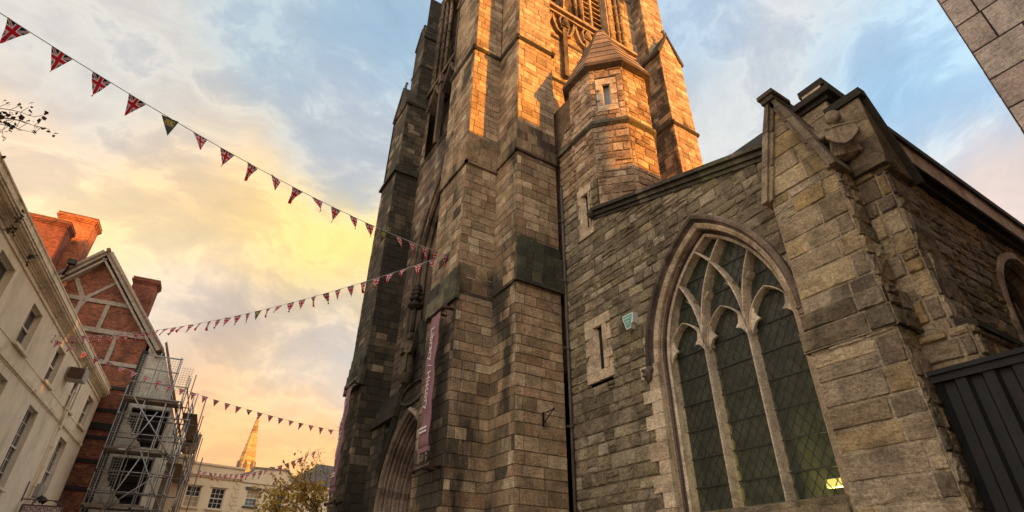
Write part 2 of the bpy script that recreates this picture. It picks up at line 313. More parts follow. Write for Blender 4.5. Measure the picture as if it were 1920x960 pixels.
def wl(o):
    p = Vector(o.location)
    while o.parent: o = o.parent; p = p + Vector(o.location)
    return p
def tag(o, label=None, cat=None, group=None, kind=None):
    for k, x in (('label', label), ('category', cat), ('group', group), ('kind', kind)):
        if x: o[k] = x
    return o
def empty(name, loc, label, cat, group=None):
    o = bpy.data.objects.new(name, None); C.objects.link(o); o.location = loc; o.empty_display_size = .3
    return tag(o, label, cat, group)

# ---- stone coursing made of real blocks
def tone(rng, soot=0.0, pale=.04): return (rng.random() ** 1.1 if rng.random() > pale else 1.0, rng.random(), 0, soot)
def ashlar(mb, fr, region, z0, z1, hr=(.19, .30), lr=(.28, .58), seed=1, relief=.012, joint=.008, rough=0., soot=0., backing=True, sootfn=None, pale=.04):
    rng = random.Random(seed); z = z0; hrng = random.Random(int(z0 * 100) + 7)
    while z < z1 - .04:
        h = hrng.uniform(*hr)
        if z + h > z1 - .1: h = z1 - z
        lo, hi, mid = region(z + .005), region(z + h - .005), region(z + h / 2)
        if len(lo) != len(hi) or len(lo) != len(mid): lo = hi = mid
        for (a0, b0), (a1, b1), (am, bm) in zip(lo, hi, mid):
            if b0 - a0 < .02 and b1 - a1 < .02: continue
            if backing: 
                q = [fr.p(a0, z), fr.p(b0, z), fr.p(b1, z + h), fr.p(a1, z + h)]
                mb.quad(*(q[::-1] if fr.flip else q), tone=(.5, .5, 1, soot * .5))
            cuts = []; c = am + rng.uniform(.4, 1) * lr[0]
            while c < bm - lr[0] * .6: cuts.append(c); c += rng.uniform(*lr)
            edges = [(a0, a1)] + [(c, c) for c in cuts] + [(b0, b1)]
            for (l0, l1), (r0, r1) in zip(edges, edges[1:]):
                if r0 - l0 < .03 or r1 - l1 < .03: 
                    if max(r0 - l0, r1 - l1) < .05: continue
                so_ = soot + (sootfn(z) if sootfn else 0)
                t = tone(rng, min(1, max(-.4, so_ + rng.choice((-.3, -.15, 0, 0, .1, .3)) * rng.random())), pale)
                j = joint * rng.uniform(.7, 1.5) / 2
                # split tall courses now and then for rubble
                parts = [(z, z + h, l0, l1, r0, r1)]
                if rough and h > .2 and rng.random() < .10:
                    zm = z + h * rng.uniform(.4, .6); parts = [(z, zm, l0, (l0 + l1) / 2, r0, (r0 + r1) / 2), (zm, z + h, (l0 + l1) / 2, l1, (r0 + r1) / 2, r1)]
                for (za, zb, p0, p1, q0, q1) in parts:
                    if len(parts) > 1: t = tone(rng, so_, pale)
                    def P(u, v, d):
                        ss = (p0 + j) * (1 - v) + (p1 + j) * v; ee = (q0 - j) * (1 - v) + (q1 - j) * v
                        return fr.p(ss + (ee - ss) * u, za + j + (zb - za - 2 * j) * v, d)
                    L_ = max(.05, q0 - p0); H_ = max(.05, zb - za)
                    if not rough:
                        e = .007; rl = relief * rng.uniform(.6, 1.4)
                        i = mb.pts([P(0, 0, -.004), P(1, 0, -.004), P(1, 1, -.004), P(0, 1, -.004), P(e / L_, e / H_, rl), P(1 - e / L_, e / H_, rl), P(1 - e / L_, 1 - e / H_, rl), P(e / L_, 1 - e / H_, rl)])
                        for q in ((4, 5, 6, 7), (0, 1, 5, 4), (1, 2, 6, 5), (2, 3, 7, 6), (3, 0, 4, 7)):
                            mb.face(tuple(i + k for k in (q[::-1] if fr.flip else q)), t)
                    else:
                        n = 6; rl = relief * rng.uniform(.5, 1.5); idx = []
                        us = [0, min(.25, .016 / L_), .36, .66, 1 - min(.25, .016 / L_), 1]; vs = [0, min(.25, .016 / H_), .36, .66, 1 - min(.25, .016 / H_), 1]
                        for jv, v in enumerate(vs):
                            for iu, u in enumerate(us):
                                ed = (iu in (0, 5)) or (jv in (0, 5)); uu, vv = u, v
                                if not ed or True:
                                    uu += rng.uniform(-1, 1) * rough * .35 / L_ * (1 if 0 < iu < 5 else .45); vv += rng.uniform(-1, 1) * rough * .35 / H_ * (1 if 0 < jv < 5 else .45)
                                if iu in (0, 5) and jv in (0, 5):
                                    uu += (rng.uniform(.0, .025) / L_) * (1 if iu == 0 else -1); vv += (rng.uniform(.0, .02) / H_) * (1 if jv == 0 else -1)
                                uu = min(1, max(0, uu)); vv = min(1, max(0, vv))
                                d = -.006 if ed else rl + rng.uniform(-1, 1) * rough * .5 + (rough * .2 if (iu in (2, 3) and jv in (2, 3)) else 0)
                                idx.append(P(uu, vv, d))
                        i = mb.pts(idx)
                        for a in range(5):
                            for c in range(5):
                                q = (i + a * 6 + c, i + a * 6 + c + 1, i + (a + 1) * 6 + c + 1, i + (a + 1) * 6 + c)
                                mb.face(q[::-1] if fr.flip else q, t, False)
        z += h
def rect(a, b): return lambda z: [(a, b)]
def gable(a, b, z0, za):
    def f(z):
        if z <= z0: return [(a, b)]
        k = min(1, (z - z0) / (za - z0)) / 2; return [(a + (b - a) * k, b - (b - a) * k)]
    return f
def arch_half(w, s, h, z, off=0):
    Rr = (w * w + h * h) / (2 * w)
    if z <= s: return w + off
    q = (Rr + off) ** 2 - (z - s) ** 2
    return max(0, (w - Rr) + math.sqrt(q)) if q > 0 else 0
def hole(base, c, w, s, h, zb):
    def f(z):
        out = []
        k = arch_half(w, s, h, z) if z > zb else 0
        for a, b in base(z):
            if k < .02 or c + k <= a or c - k >= b: out.append((a, b)); continue
            if c - k > a: out.append((a, c - k))
            if c + k < b: out.append((c + k, b))
        return out
    return f
def arch_pts(c, w, s, h, zb, off=0, n=12, right=True, left=True):
    Rr = (w * w + h * h) / (2 * w); am = math.acos(max(-1, min(1, (Rr - w) / (Rr + off))))
    rt = [(c + w + off, zb)] + [(c + (w - Rr) + (Rr + off) * math.cos(am * k / n), s + (Rr + off) * math.sin(am * k / n)) for k in range(n + 1)]
    lf = [(2 * c - x, z) for x, z in rt][::-1]
    return (rt if right else []) + (lf[1:] if right and left else (lf if left else []))
def mould(mb, fr, c, w, s, h, zb, prof, n=12, t=(.5, .5, 0, 0)):
    """loft an arch moulding: prof = [(offset from opening edge, depth)]"""
    rg = [[fr.p(x, z, d) for x, z in arch_pts(c, w, s, h, zb, off, n)] for off, d in prof]
    k = len(rg[0]); b = [mb.pts(r) for r in rg]
    rng = random.Random(5); tn = [(rng.random(), rng.random(), 0, t[3]) for _ in range(k)]
    for a, cc in zip(b, b[1:]):
        for i in range(k - 1): mb.face((a + i, a + i + 1, cc + i + 1, cc + i), tn[i])
def slope_band(mb, fr, s0, s1, z0, z1, out=.09, lip=.07, tn=(.4, .5, 0, .3), e0=0, e1=0):
    """weathered offset: a lip that slopes back up to the wall face"""
    rng = random.Random(int(s0 * 31 + z0 * 17)); n = max(1, int((z1 - z0) / .32))
    mb.box(fr, s0 - e0, s1 + e1, z0, z0 + lip, -.02, out, tn)
    for i in range(n):
        za = z0 + lip + (z1 - z0 - lip) * i / n; zb = z0 + lip + (z1 - z0 - lip) * (i + 1) / n
        da = out * (1 - i / n) * .95 ; db = out * (1 - (i + 1) / n) * .95 + .034
        s = s0 - e0 * (1 - i / n)
        while s < s1 - .02:
            e = min(s1 + (e1 * (1 - i / n)), s + rng.uniform(.3, .6)); 
            if s1 - e < .15: e = s1 + e1 * (1 - i / n)
            q = rng.uniform(-.004, .006); tt = (rng.random() * .8, rng.random(), 0, tn[3] * rng.uniform(.1, 1.0)); g = .010
            i0 = mb.pts([fr.p(s + g, za, -.02), fr.p(e - g, za, -.02), fr.p(e - g, zb, -.02), fr.p(s + g, zb, -.02), fr.p(s + g, za + g, da + q), fr.p(e - g, za + g, da + q), fr.p(e - g, zb - g, db + q), fr.p(s + g, zb - g, db + q)])
            for f in ((4, 5, 6, 7), (0, 1, 5, 4), (1, 2, 6, 5), (2, 3, 7, 6), (3, 0, 4, 7)): mb.face(tuple(i0 + k for k in (f[::-1] if fr.flip else f)), tt)
            s = e
# ================================================================ GROUND
g = MB(); g.quad((-900, -900, 0), (900, -900, 0), (900, 900, 0), (-900, 900, 0)); tag(g.build('ground', 'ground'), kind='structure')
# ================================================================ CHURCH
ch = empty('church', (10, 8, 0), 'sandstone church with a buttressed tower, octagonal stair turret and traceried window', 'church')
def cb(mb, name, mat, parent=None): return mb.build(name, mat, parent or ch)
X0, X1, Y0, Y1 = 6.02, 14.24, 10.70, 19.10
TOP = 28.5
# tower walls behind the faced blocks
def band(z0, z1, f): return lambda z: f(z) if z0 <= z < z1 else []
mb = MB()
ww = hole(rect(12.3, 17.5), 14.6, 1.62, 11.3, 3.15, 8.0)
ww = hole(ww, 14.35, 1.45, 3.35, 2.2, -1)
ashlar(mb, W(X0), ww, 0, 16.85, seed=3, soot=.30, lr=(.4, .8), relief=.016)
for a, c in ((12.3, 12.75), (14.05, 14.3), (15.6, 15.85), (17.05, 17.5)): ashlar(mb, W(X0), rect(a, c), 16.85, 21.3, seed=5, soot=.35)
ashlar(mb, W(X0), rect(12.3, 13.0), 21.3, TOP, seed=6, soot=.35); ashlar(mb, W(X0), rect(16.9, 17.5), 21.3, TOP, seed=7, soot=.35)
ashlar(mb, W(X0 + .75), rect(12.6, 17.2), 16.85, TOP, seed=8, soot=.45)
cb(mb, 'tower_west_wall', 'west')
mb = MB()
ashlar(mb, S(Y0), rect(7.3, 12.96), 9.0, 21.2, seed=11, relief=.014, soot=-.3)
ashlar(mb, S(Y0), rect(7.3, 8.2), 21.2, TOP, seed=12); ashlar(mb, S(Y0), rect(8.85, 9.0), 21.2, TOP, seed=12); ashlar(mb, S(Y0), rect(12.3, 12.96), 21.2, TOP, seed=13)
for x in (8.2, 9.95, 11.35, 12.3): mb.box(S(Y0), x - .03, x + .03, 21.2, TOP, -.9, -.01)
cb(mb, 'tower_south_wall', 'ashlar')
mb = MB(); mb.box(S(Y0 + .9), 7.3, 12.96, 9, TOP, -.2, 0); mb.box(No(Y1), X0, X1, 0, TOP, -.5, 0); mb.box(E_(X1), Y0, Y1, 0, TOP, -.5, 0)
mb.box(S(Y0 + .5), X0 + .1, 7.3, 0, TOP, -.2, .45); mb.box(S(Y0 + .5), 12.96, X1 - .1, 0, TOP, -.2, .45); mb.box(W(X0 + 1.9), 12, 17.6, 0, TOP, -.3, 0, (.2, .5, 0, .8))
mb.box(S(Y0 + .5), X0, X1, TOP - .6, TOP, -8.4, .55)
cb(mb, 'tower_core', 'ashlar')
# buttresses
def butt(name, specs, mat='ashlar'):
    mb = MB()
    for fr, a, c, z0, z1, so_, fn, sd in specs: ashlar(mb, fr, rect(a, c), z0, z1, seed=sd, soot=so_, sootfn=fn, relief=.014, hr=(.20, .31), lr=(.28, .60))
    return cb(mb, name, mat)
XA = 5.03
f1 = lambda z: .35 * max(0, 1 - abs(z - 12.3) / 1.2) + (.0 if z < 14 else -.1)
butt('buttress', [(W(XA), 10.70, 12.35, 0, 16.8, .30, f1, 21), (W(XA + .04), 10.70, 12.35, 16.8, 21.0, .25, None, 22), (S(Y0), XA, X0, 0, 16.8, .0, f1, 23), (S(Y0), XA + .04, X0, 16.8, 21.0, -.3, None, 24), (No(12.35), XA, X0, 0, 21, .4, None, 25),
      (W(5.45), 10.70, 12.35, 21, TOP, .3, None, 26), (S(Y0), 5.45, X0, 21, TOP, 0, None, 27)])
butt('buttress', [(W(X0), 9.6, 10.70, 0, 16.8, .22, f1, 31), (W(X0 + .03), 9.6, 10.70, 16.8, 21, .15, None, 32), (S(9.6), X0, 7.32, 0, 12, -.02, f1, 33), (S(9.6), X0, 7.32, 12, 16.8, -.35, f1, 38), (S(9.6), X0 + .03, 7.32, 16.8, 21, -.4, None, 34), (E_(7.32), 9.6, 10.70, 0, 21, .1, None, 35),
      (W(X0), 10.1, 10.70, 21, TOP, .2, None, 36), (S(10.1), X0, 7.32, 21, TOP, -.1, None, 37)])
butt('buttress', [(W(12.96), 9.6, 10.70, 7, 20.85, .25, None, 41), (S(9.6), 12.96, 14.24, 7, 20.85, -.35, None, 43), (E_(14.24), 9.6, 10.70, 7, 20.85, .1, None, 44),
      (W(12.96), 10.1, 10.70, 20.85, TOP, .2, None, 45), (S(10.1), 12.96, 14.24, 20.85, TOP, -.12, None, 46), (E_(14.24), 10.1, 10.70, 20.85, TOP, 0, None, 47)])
f2 = lambda z: .25 * (math.sin(z * 2.1) > .3)
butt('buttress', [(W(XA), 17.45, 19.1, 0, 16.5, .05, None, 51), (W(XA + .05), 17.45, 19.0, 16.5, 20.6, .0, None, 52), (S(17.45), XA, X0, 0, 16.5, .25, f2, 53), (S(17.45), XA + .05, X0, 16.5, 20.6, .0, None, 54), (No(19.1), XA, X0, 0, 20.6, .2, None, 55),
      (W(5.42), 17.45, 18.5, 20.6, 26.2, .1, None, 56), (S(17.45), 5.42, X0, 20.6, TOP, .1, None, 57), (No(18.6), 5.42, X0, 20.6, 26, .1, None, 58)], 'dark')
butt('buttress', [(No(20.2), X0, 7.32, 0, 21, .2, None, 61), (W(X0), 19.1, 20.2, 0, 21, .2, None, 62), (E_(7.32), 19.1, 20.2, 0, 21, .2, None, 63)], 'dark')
# weathered offsets and string courses
for args in (
    lambda m: slope_band(m, W(XA), 10.70, 12.35, 7.55, 8.5, .10, e0=.1, tn=(.3, .5, 0, .55)),
    lambda m: slope_band(m, S(Y0), XA, X0, 7.75, 8.6, .03, e0=.1, tn=(.4, .5, 0, .35)),
    lambda m: slope_band(m, W(XA), 10.70, 12.35, 11.85, 12.95, .07, e0=.07, tn=(.3, .5, 0, .49)),
    lambda m: slope_band(m, S(Y0), XA, X0, 11.85, 12.95, .07, e0=.07, tn=(.4, .5, 0, .45)),
    lambda m: slope_band(m, W(X0), 9.6, 10.70, 7.85, 8.2, .05, e0=.06, tn=(.3, .5, 0, .4)),
    lambda m: slope_band(m, S(9.6), X0, 7.32, 7.85, 9.15, .10, e0=.06, e1=.1, tn=(.3, .5, 0, .7)),
    lambda m: slope_band(m, W(X0), 9.6, 10.70, 11.95, 13.1, .07, e0=.07, tn=(.3, .5, 0, .49)),
    lambda m: slope_band(m, S(9.6), X0, 7.32, 11.95, 13.1, .07, e0=.07, tn=(.4, .5, 0, .45)),
    lambda m: slope_band(m, W(XA), 17.45, 19.1, 7.3, 8.6, .14, e1=.02, e0=.1, tn=(.3, .5, 0, .8)),
    lambda m: slope_band(m, W(XA), 17.45, 19.1, 16.35, 16.75, .12, e0=.08, e1=.1, tn=(.3, .5, 0, .8)),
    lambda m: slope_band(m, S(17.45), XA, X0, 16.35, 16.75, .10, e0=.1, tn=(.3, .5, 0, .8)),
):
    mb = MB(); args(mb); cb(mb, 'weathering', 'ashlar' if mb.t[0][3] < .5 else 'darkblock')
mb = MB()
def string(fr, a, c, z, o=.09, h=.13, e0=0, e1=0): 
    i = mb.pts([fr.p(s, zz, d) for s in (a - e0, c + e1) for zz, d in ((z - h, -.02), (z - h, o * .35), (z - h * .45, o), (z, o), (z + h * .6, -.02))])
    for k in range(4): mb.face((i + k, i + 5 + k, i + 6 + k, i + k + 1), (.3, .5, 0, .35))
    mb.face(tuple(i + k for k in range(5)), (.3, .5, 0, .35)); mb.face(tuple(i + 5 + k for k in range(5)), (.3, .5, 0, .35))
for fr, a, c, z, o_, e0, e1 in ((W(XA), 10.70, 12.35, 16.85, .09, .09, 0), (S(Y0), XA, X0, 16.85, .09, .09, 0), (W(X0), 9.6, 10.70, 16.85, .09, .09, 0), (S(9.6), X0, 7.32, 16.85, .09, .09, .09), (W(12.96), 9.6, 10.70, 16.85, .09, .09, 0), (S(9.6), 12.96, 14.24, 16.85, .09, .09, .09), (E_(7.32), 9.6, 10.7, 16.85, .09, .09, 0), (W(X0), 12.35, 17.45, 16.85, .09, 0, 0),
        (S(Y0), 7.32, 12.96, 17.35, .07, 0, 0), (S(Y0), 7.32, 12.96, 19.75, .06, 0, 0), (W(5.42), 17.45, 18.55, 23.2, .07, .05, 0), (S(17.45), 5.42, X0, 23.2, .07, .05, 0)):
    mb = MB(); string(fr, a, c, z, o_, e0=e0, e1=e1); cb(mb, 'string_course', 'coping')
# gablets with finials on the buttress heads
def gab(fr, a, c, z0, za, dep, nm='gablet', mat='ashlar', soot=0):
    mb = MB(); ashlar(mb, fr, gable(a, c, z0, za), z0, za - .05, seed=int(za * 9), soot=soot, relief=.012)
    mb.prism(fr, [(a, z0), (c, z0), ((a + c) / 2, za)], -dep, -.01, (.4, .5, 0, soot)); o = cb(mb, nm, mat)
    mb = MB()
    for e, q in ((a, c), (c, a)):
        m_ = (a + c) / 2; sg = 1 if e > m_ else -1
        mb.prism(fr, [(e + sg * .09, z0 - .06), (e + sg * .12, z0 + .06), (m_, za + .17), (m_, za + .0), (e + sg * 0, z0 - .06)], -dep, .07, (.3, .5, 0, .4))
    mb.tube(fr.p((a + c) / 2, za + .1, -.05), fr.p((a + c) / 2, za + .42, -.05), .05, .035); 
    for dx, dz in ((0, .5), (.1, .40), (-.1, .40), (0, .32)): mb.ell(fr.p((a + c) / 2 + dx, za + dz, -.05), (.06, .06, .065), n=8)
    cb(mb, 'gable_coping', 'coping', o)
gab(S(9.6), 12.96, 14.24, 20.85, 22.25, 1.0, soot=-.1); gab(S(9.6), X0, 7.32, 21.0, 22.3, 1.0); gab(W(XA), 17.45, 18.95, 20.4, 21.9, .9, mat='dark', soot=.2); gab(W(XA), 10.70, 12.35, 21.0, 22.4, .9, soot=.2)
gab(W(5.42), 17.45, 18.5, 25.3, 26.3, .6, mat='dark', soot=.2)
# balcony with pilasters and bracket gablets under the south belfry opening
mb = MB()
mb.box(S(Y0), 7.35, 12.6, 21.28, 21.42, -.02, .26, (.5, .5, 0, -.1)); mb.box(S(Y0), 7.35, 12.6, 21.02, 21.12, -.02, .2, (.4, .5, 0, 0)); mb.box(S(Y0), 7.35, 12.6, 21.12, 21.28, -.02, .12, (.4, .5, 0, .1))
for x in (7.6, 8.72, 9.85, 10.98, 12.1):
    mb.box(S(Y0), x - .10, x + .10, 17.6, 20.5, -.02, .20, (.3, .5, 0, .25)); mb.prism(S(Y0), [(x - .16, 20.4), (x + .16, 20.4), (x + .1, 20.75), (x, 21.0), (x - .1, 20.75)], -.02, .26, (.3, .5, 0, .25))
    for sg in (-1, 1):
        mb.bar(S(Y0), [(x + sg * .08, 20.0), (x + sg * .30, 20.12), (x + sg * .45, 20.5), (x + sg * .56, 21.02)], [(-.06, 0), (-.05, .16), (.05, .16), (.06, 0)], (.4, .5, 0, .1))
        mb.bar(S(Y0), [(x + sg * .12, 20.3), (x + sg * .22, 20.75), (x + sg * .12, 21.0)], [(-.05, 0), (-.04, .2), (.04, .2), (.05, 0)], (.4, .5, 0, .2))
    mb.ell((x, Y0 - .24, 20.55), (.15, .10, .15), n=8, tone=(.3, .5, 0, .3))
cb(mb, 'belfry_balcony', 'ashlar')
# belfry openings (south) with louvres, mullions and ringed shafts
for a, c, mid in ((8.22, 8.84, []), (9.98, 11.34, [10.62])):
    mb = MB(); fr = S(Y0 + .35)
    for x in [a + .04, c - .04] + mid: mb.box(fr, x - .05, x + .05, 21.4, TOP, -.05, .12, (.6, .5, 0, 0))
    if not mid: mb.box(fr, a, c, 21.55, 21.68, -.05, .14, (.6, .5, 0, 0))
    o = cb(mb, 'belfry_window', 'ashlar')
    z = 21.75
    while z < 26:
        lb = MB(); i = lb.pts([fr.p(x, zz, d) for x in (a + .06, c - .06) for zz, d in ((z, .06), (z + .05, .06), (z + .27, -.38), (z + .22, -.38))])
        for q in ((0, 1, 5, 4), (1, 2, 6, 5), (2, 3, 7, 6), (3, 0, 4, 7), (0, 1, 2, 3), (4, 5, 6, 7)): lb.face(tuple(i + k for k in q), (.5, .5, 0, 0))
        lb.build('louvre', 'ashlar', o); z += .36
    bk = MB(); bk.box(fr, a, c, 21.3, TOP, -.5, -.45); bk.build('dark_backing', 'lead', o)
mb = MB(); rng = random.Random(9)
def shaft(x, y, z0, z1, r=.06, st=.62):
    mb.tube((x, y, z0), (x, y, z1), r, n=8, tone=(rng.random(), .5, 0, .1)); z = z0 + .15
    while z < z1: mb.lathe((x, y, z), [(r, 0), (r + .035, .03), (r + .035, .08), (r, .11)], 8, (rng.random(), .5, 0, .1)); z += st
for x, dy in ((9.02, .02), (9.2, .12), (9.40, .22), (9.62, .10), (9.82, .02), (11.5, .04), (11.68, .14), (11.88, .24), (12.08, .12), (12.24, .02)): shaft(x, Y0 + dy + .02, 21.4, TOP - .6, .075)
cb(mb, 'colonnette', 'ashlar')
mb = MB(); rng = random.Random(10)
for y, dx in ((12.85, .05), (13.05, .2), (13.3, .35), (15.0, .12), (16.6, .3), (16.8, .16), (17.0, .02)): shaft(X0 + dx, y, 21.4, TOP - .6, .08)
for y in (14.17, 15.72): 
    mb.box(W(X0), y - .09, y + .09, 17.0, 20.6, -.05, .16, (.3, .5, 0, .4)); mb.prism(W(X0), [(y - .16, 20.5), (y + .16, 20.5), (y, 21.2)], -.02, .22, (.3, .5, 0, .4))
for y in (13.4, 14.95, 16.45):
    for sg in (-1, 1): mb.bar(W(X0), [(y + sg * .7, 20.0), (y + sg * .35, 20.35), (y, 21.1)], [(-.08, -.3), (-.06, .12), (.06, .12), (.08, -.3)], (.3, .5, 0, .35))
mb.box(W(X0), 12.4, 17.45, 21.15, 21.35, -.7, .14, (.3, .5, 0, .4))
cb(mb, 'colonnette', 'west')
# spire
mb = MB()
for k in range(14): 
    za, zb = TOP + k * 1.6, TOP + (k + 1) * 1.6 + .01
    mb.lathe((10.13, 14.9, 0), [(3.9 * (1 - k / 14.2), za), (3.9 * (1 - (k + 1) / 14.2), zb)], 8, (rng.random(), .5, 0, 0), rot=R(22.5), smooth=False)
cb(mb, 'spire', 'ashlar')
# great west window
fr = W(X0); mb = MB()
prof = [(.30, .0), (.30, .10), (.24, .13), (.16, .10), (.15, .02), (.0, 0), (-.02, -.08), (.04, -.14), (-.04, -.20), (-.12, -.17), (-.16, -.24), (-.10, -.32), (-.20, -.40), (-.28, -.37), (-.32, -.45), (-.26, -.52), (-.36, -.62), (-.36, -.8)]
mould(mb, fr, 14.6, 1.62, 11.3, 3.15, 8.0, prof, 14, (.5, .5, 0, .15)); wwn = cb(mb, 'west_window', 'west')
mb = MB(); mb.box(fr, 12.9, 16.3, 7.6, 8.0, -.8, .12, (.4, .5, 0, .2)); mb.build('window_sill', 'west', wwn)
mb = MB(); w_ = 1.26
sec = [(-.05, -.75), (-.04, -.62), (.04, -.62), (.05, -.75)]
for m_ in (-.42, .42):
    mb.bar(fr, [(14.6 + m_, 8)] + [(14.6 + m_, 11.3)], sec)
    for sg in (-1, 1): mb.bar(fr, [(14.6 + m_ + sg * (3.6 - math.sqrt(3.6 ** 2 - t * t)), 11.3 + t) for t in (0, .5, 1, 1.5, 1.9)], sec)
mb.build('mullion', 'west', wwn)
mb = MB(); mb.box(fr, 13.2, 16.0, 8, 14.5, -.9, -.8); mb.build('window_glass', 'glass', wwn)
# west doorway, deep pointed orders, door leaf, gabled surround
mb = MB(); prof = [(.34, -.02), (.34, .46), (.27, .52), (.2, .46), (.19, .38)]
d = .38
for k in range(6):
    a = .19 - k * .14
    prof += [(a - .03, d - .02), (a - .01, d - .09), (a - .07, d - .12), (a - .11, d - .06), (a - .14, d - .1), (a - .14, d - .2)]; d -= .19
mould(mb, fr, 14.35, 1.45, 3.35, 2.2, 0, prof, 14, (.5, .5, 0, 0)); door = cb(mb, 'doorway', 'mould')
mb = MB(); mb.box(fr, 13.3, 15.4, 0, 5.6, -1.2, -.9, (.5, .5, 0, 0)); mb.build('door', 'blacktimber', door)
mb = MB()
reg = hole(gable(12.36, 16.35, 4.6, 8.3), 14.35, 1.75, 3.35, 2.42, -1); ashlar(mb, Fr((X0 - .34, 0, 0), (0, 1, 0), (-1, 0, 0)), reg, 0, 8.1, seed=71, soot=.25, relief=.02)
for sg in (-1, 1): mb.bar(fr, [(14.35 + sg * 2.05, 4.5), (14.35 + sg * 1.0, 6.2), (14.35 + sg * .35, 7.6), (14.35, 8.5)], [(-.09, .0), (-.09, .40), (0, .50), (.09, .40), (.09, .0)], (.3, .5, 0, .3))
for k in range(6):
    for sg in (-1, 1): 
        f_ = k / 6; mb.ell(fr.p(14.35 + sg * (1.85 * (1 - f_) ** 1.3 + .12), 5.0 + 3.3 * f_, .44), (.1, .09, .11), n=8, tone=(.3, .5, 0, .4))
mb.bar(fr, [(14.35 + .95 * math.cos(t), 6.35 + .3 * math.sin(t)) for t in [k * math.pi / 6 for k in range(13)]], [(-.04, .3), (-.03, .42), (.03, .42), (.04, .3)])
mb.box(fr, 16.35, 17.45, 0, 5.9, 0, .40, (.4, .5, 1, .3)); ashlar(mb, W(X0 - .41), rect(16.35, 17.45), 0, 5.9, seed=78, soot=.1)
mb.build('door_gable', 'dark', door)
mb = MB(); i = mb.pts([fr.p(s, z, d) for s in (15.35, 17.42) for z, d in ((5.95, .55), (6.9, .02), (5.9, .02))])
for k in range(4):
    za, zb = 5.9 + k * .25, 5.9 + (k + 1) * .25 + .02; da, db = .52 - k * .12, .52 - (k + 1) * .12
    mb.prism(Fr(fr.o, fr.h, fr.n), [(15.4, za), (17.43, za), (17.43, zb), (15.4, zb)], -.02, da, (rng.random() * .6, .5, 0, .3))
mb.build('porch_roof', 'dark', door)
# niche figure and finial above the door
mb = MB(); cx, cy = X0 - .62, 14.4
mb.tube((cx, cy, 8.15), (cx, cy, 8.95), .075, .06); mb.lathe((cx, cy, 8.9), [(.08, 0), (.24, .06), (.26, .12), (.12, .18), (.10, .3)], 12)
for dz, r in ((.34, .15), (.50, .12), (.64, .10), (.76, .06)):
    for k in range(5): mb.ell((cx + math.cos(k * 1.26 + dz * 9) * r, cy + math.sin(k * 1.26 + dz * 9) * r, 8.9 + dz), (.085, .085, .08), n=8)
mb.lathe((cx, cy, 9.2), [(.1, 0), (.14, .2), (.1, .4), (.03, .55)], 10)
tag(cb(mb, 'door_finial', 'dark'))
def melt(o, vox=.02, sm=4):
    m1 = o.modifiers.new('remesh', 'REMESH'); m1.mode = 'VOXEL'; m1.voxel_size = vox; m1.use_smooth_shade = True
    m2 = o.modifiers.new('smooth', 'SMOOTH'); m2.factor = .5; m2.iterations = sm
mb = MB(); T = (.25, .5, 0, .5); sx = X0 - .66; sy = 14.42
mb.lathe((sx, sy, 6.55), [(.12, 0), (.2, .12), (.24, .25), (.22, .3)], 12, T)
mb.lathe((sx, sy, 6.82), [(.22, 0), (.19, .3), (.16, .55), (.19, .8), (.17, .95), (.07, 1.02)], 14, T, sy=1.15)
mb.ell((sx - .02, sy, 7.98), (.085, .08, .115), tone=T); mb.ell((sx - .1, sy, 7.97), (.02, .015, .03), n=8, tone=T)
for sg in (-1, 1):
    mb.tube((sx, sy + sg * .19, 7.68), (sx - .06, sy + sg * .24, 7.40), .06, .05, tone=T); mb.tube((sx - .06, sy + sg * .24, 7.40), (sx - .2, sy + sg * .08, 7.46), .045, .035, tone=T)
    for k in range(3): mb.tube((sx - .14, sy + sg * (.1 + .07 * k), 6.85), (sx - .12, sy + sg * (.09 + .05 * k), 7.4), .03, .02, tone=T)
mb.box(W(sx - .2), sy - .07, sy + .07, 7.38, 7.55, 0, .05, T)
st = mb.build('statue', 'carvedark', None); melt(st, .014, 1)
tag(st, 'small blackened stone statue of a robed figure above the church door', 'statue')
# ---------------------------------------------------------------- stair turret
AX, AY = 8.62, 8.565; AP = 1.12; SD = .928
def octpts(ap, z):
    r = ap / math.cos(R(22.5)); return [Vector((AX + r * math.cos(R(22.5 + 45 * k)), AY + r * math.sin(R(22.5 + 45 * k)), z)) for k in range(8)]
mb = MB(); reg0 = None
for k in range(8):
    n = Vector((math.cos(R(45 * k + 45)), math.sin(R(45 * k + 45)), 0)); 
    h = Vector((-n.y, n.x, 0)); fr = Fr(Vector((AX, AY, 0)) + n * AP, h, n)
    if k in (0, 1, 2): continue
    slit = (k == 4)   # south-west face
    def reg(z, slit=slit, k=k):
        base = [(-SD / 2, SD / 2)]
        if slit and 12.9 < z < 14.15: return [(-SD / 2, -.30), (.30, SD / 2)]
        return base
    z0 = 6.0 if k in (3, 4, 5) else 9
    ashlar(mb, fr, reg, 10.6 if k == 3 else 6.0, 12.55, (.18, .30), (.25, .5), seed=80 + k, relief=.022, rough=.02, joint=.016, soot=-.1)
    ashlar(mb, fr, reg, 12.55, 14.62, (.18, .28), (.2, .42), seed=90 + k, relief=.02, rough=.014, joint=.012, soot=-.1, pale=.25)
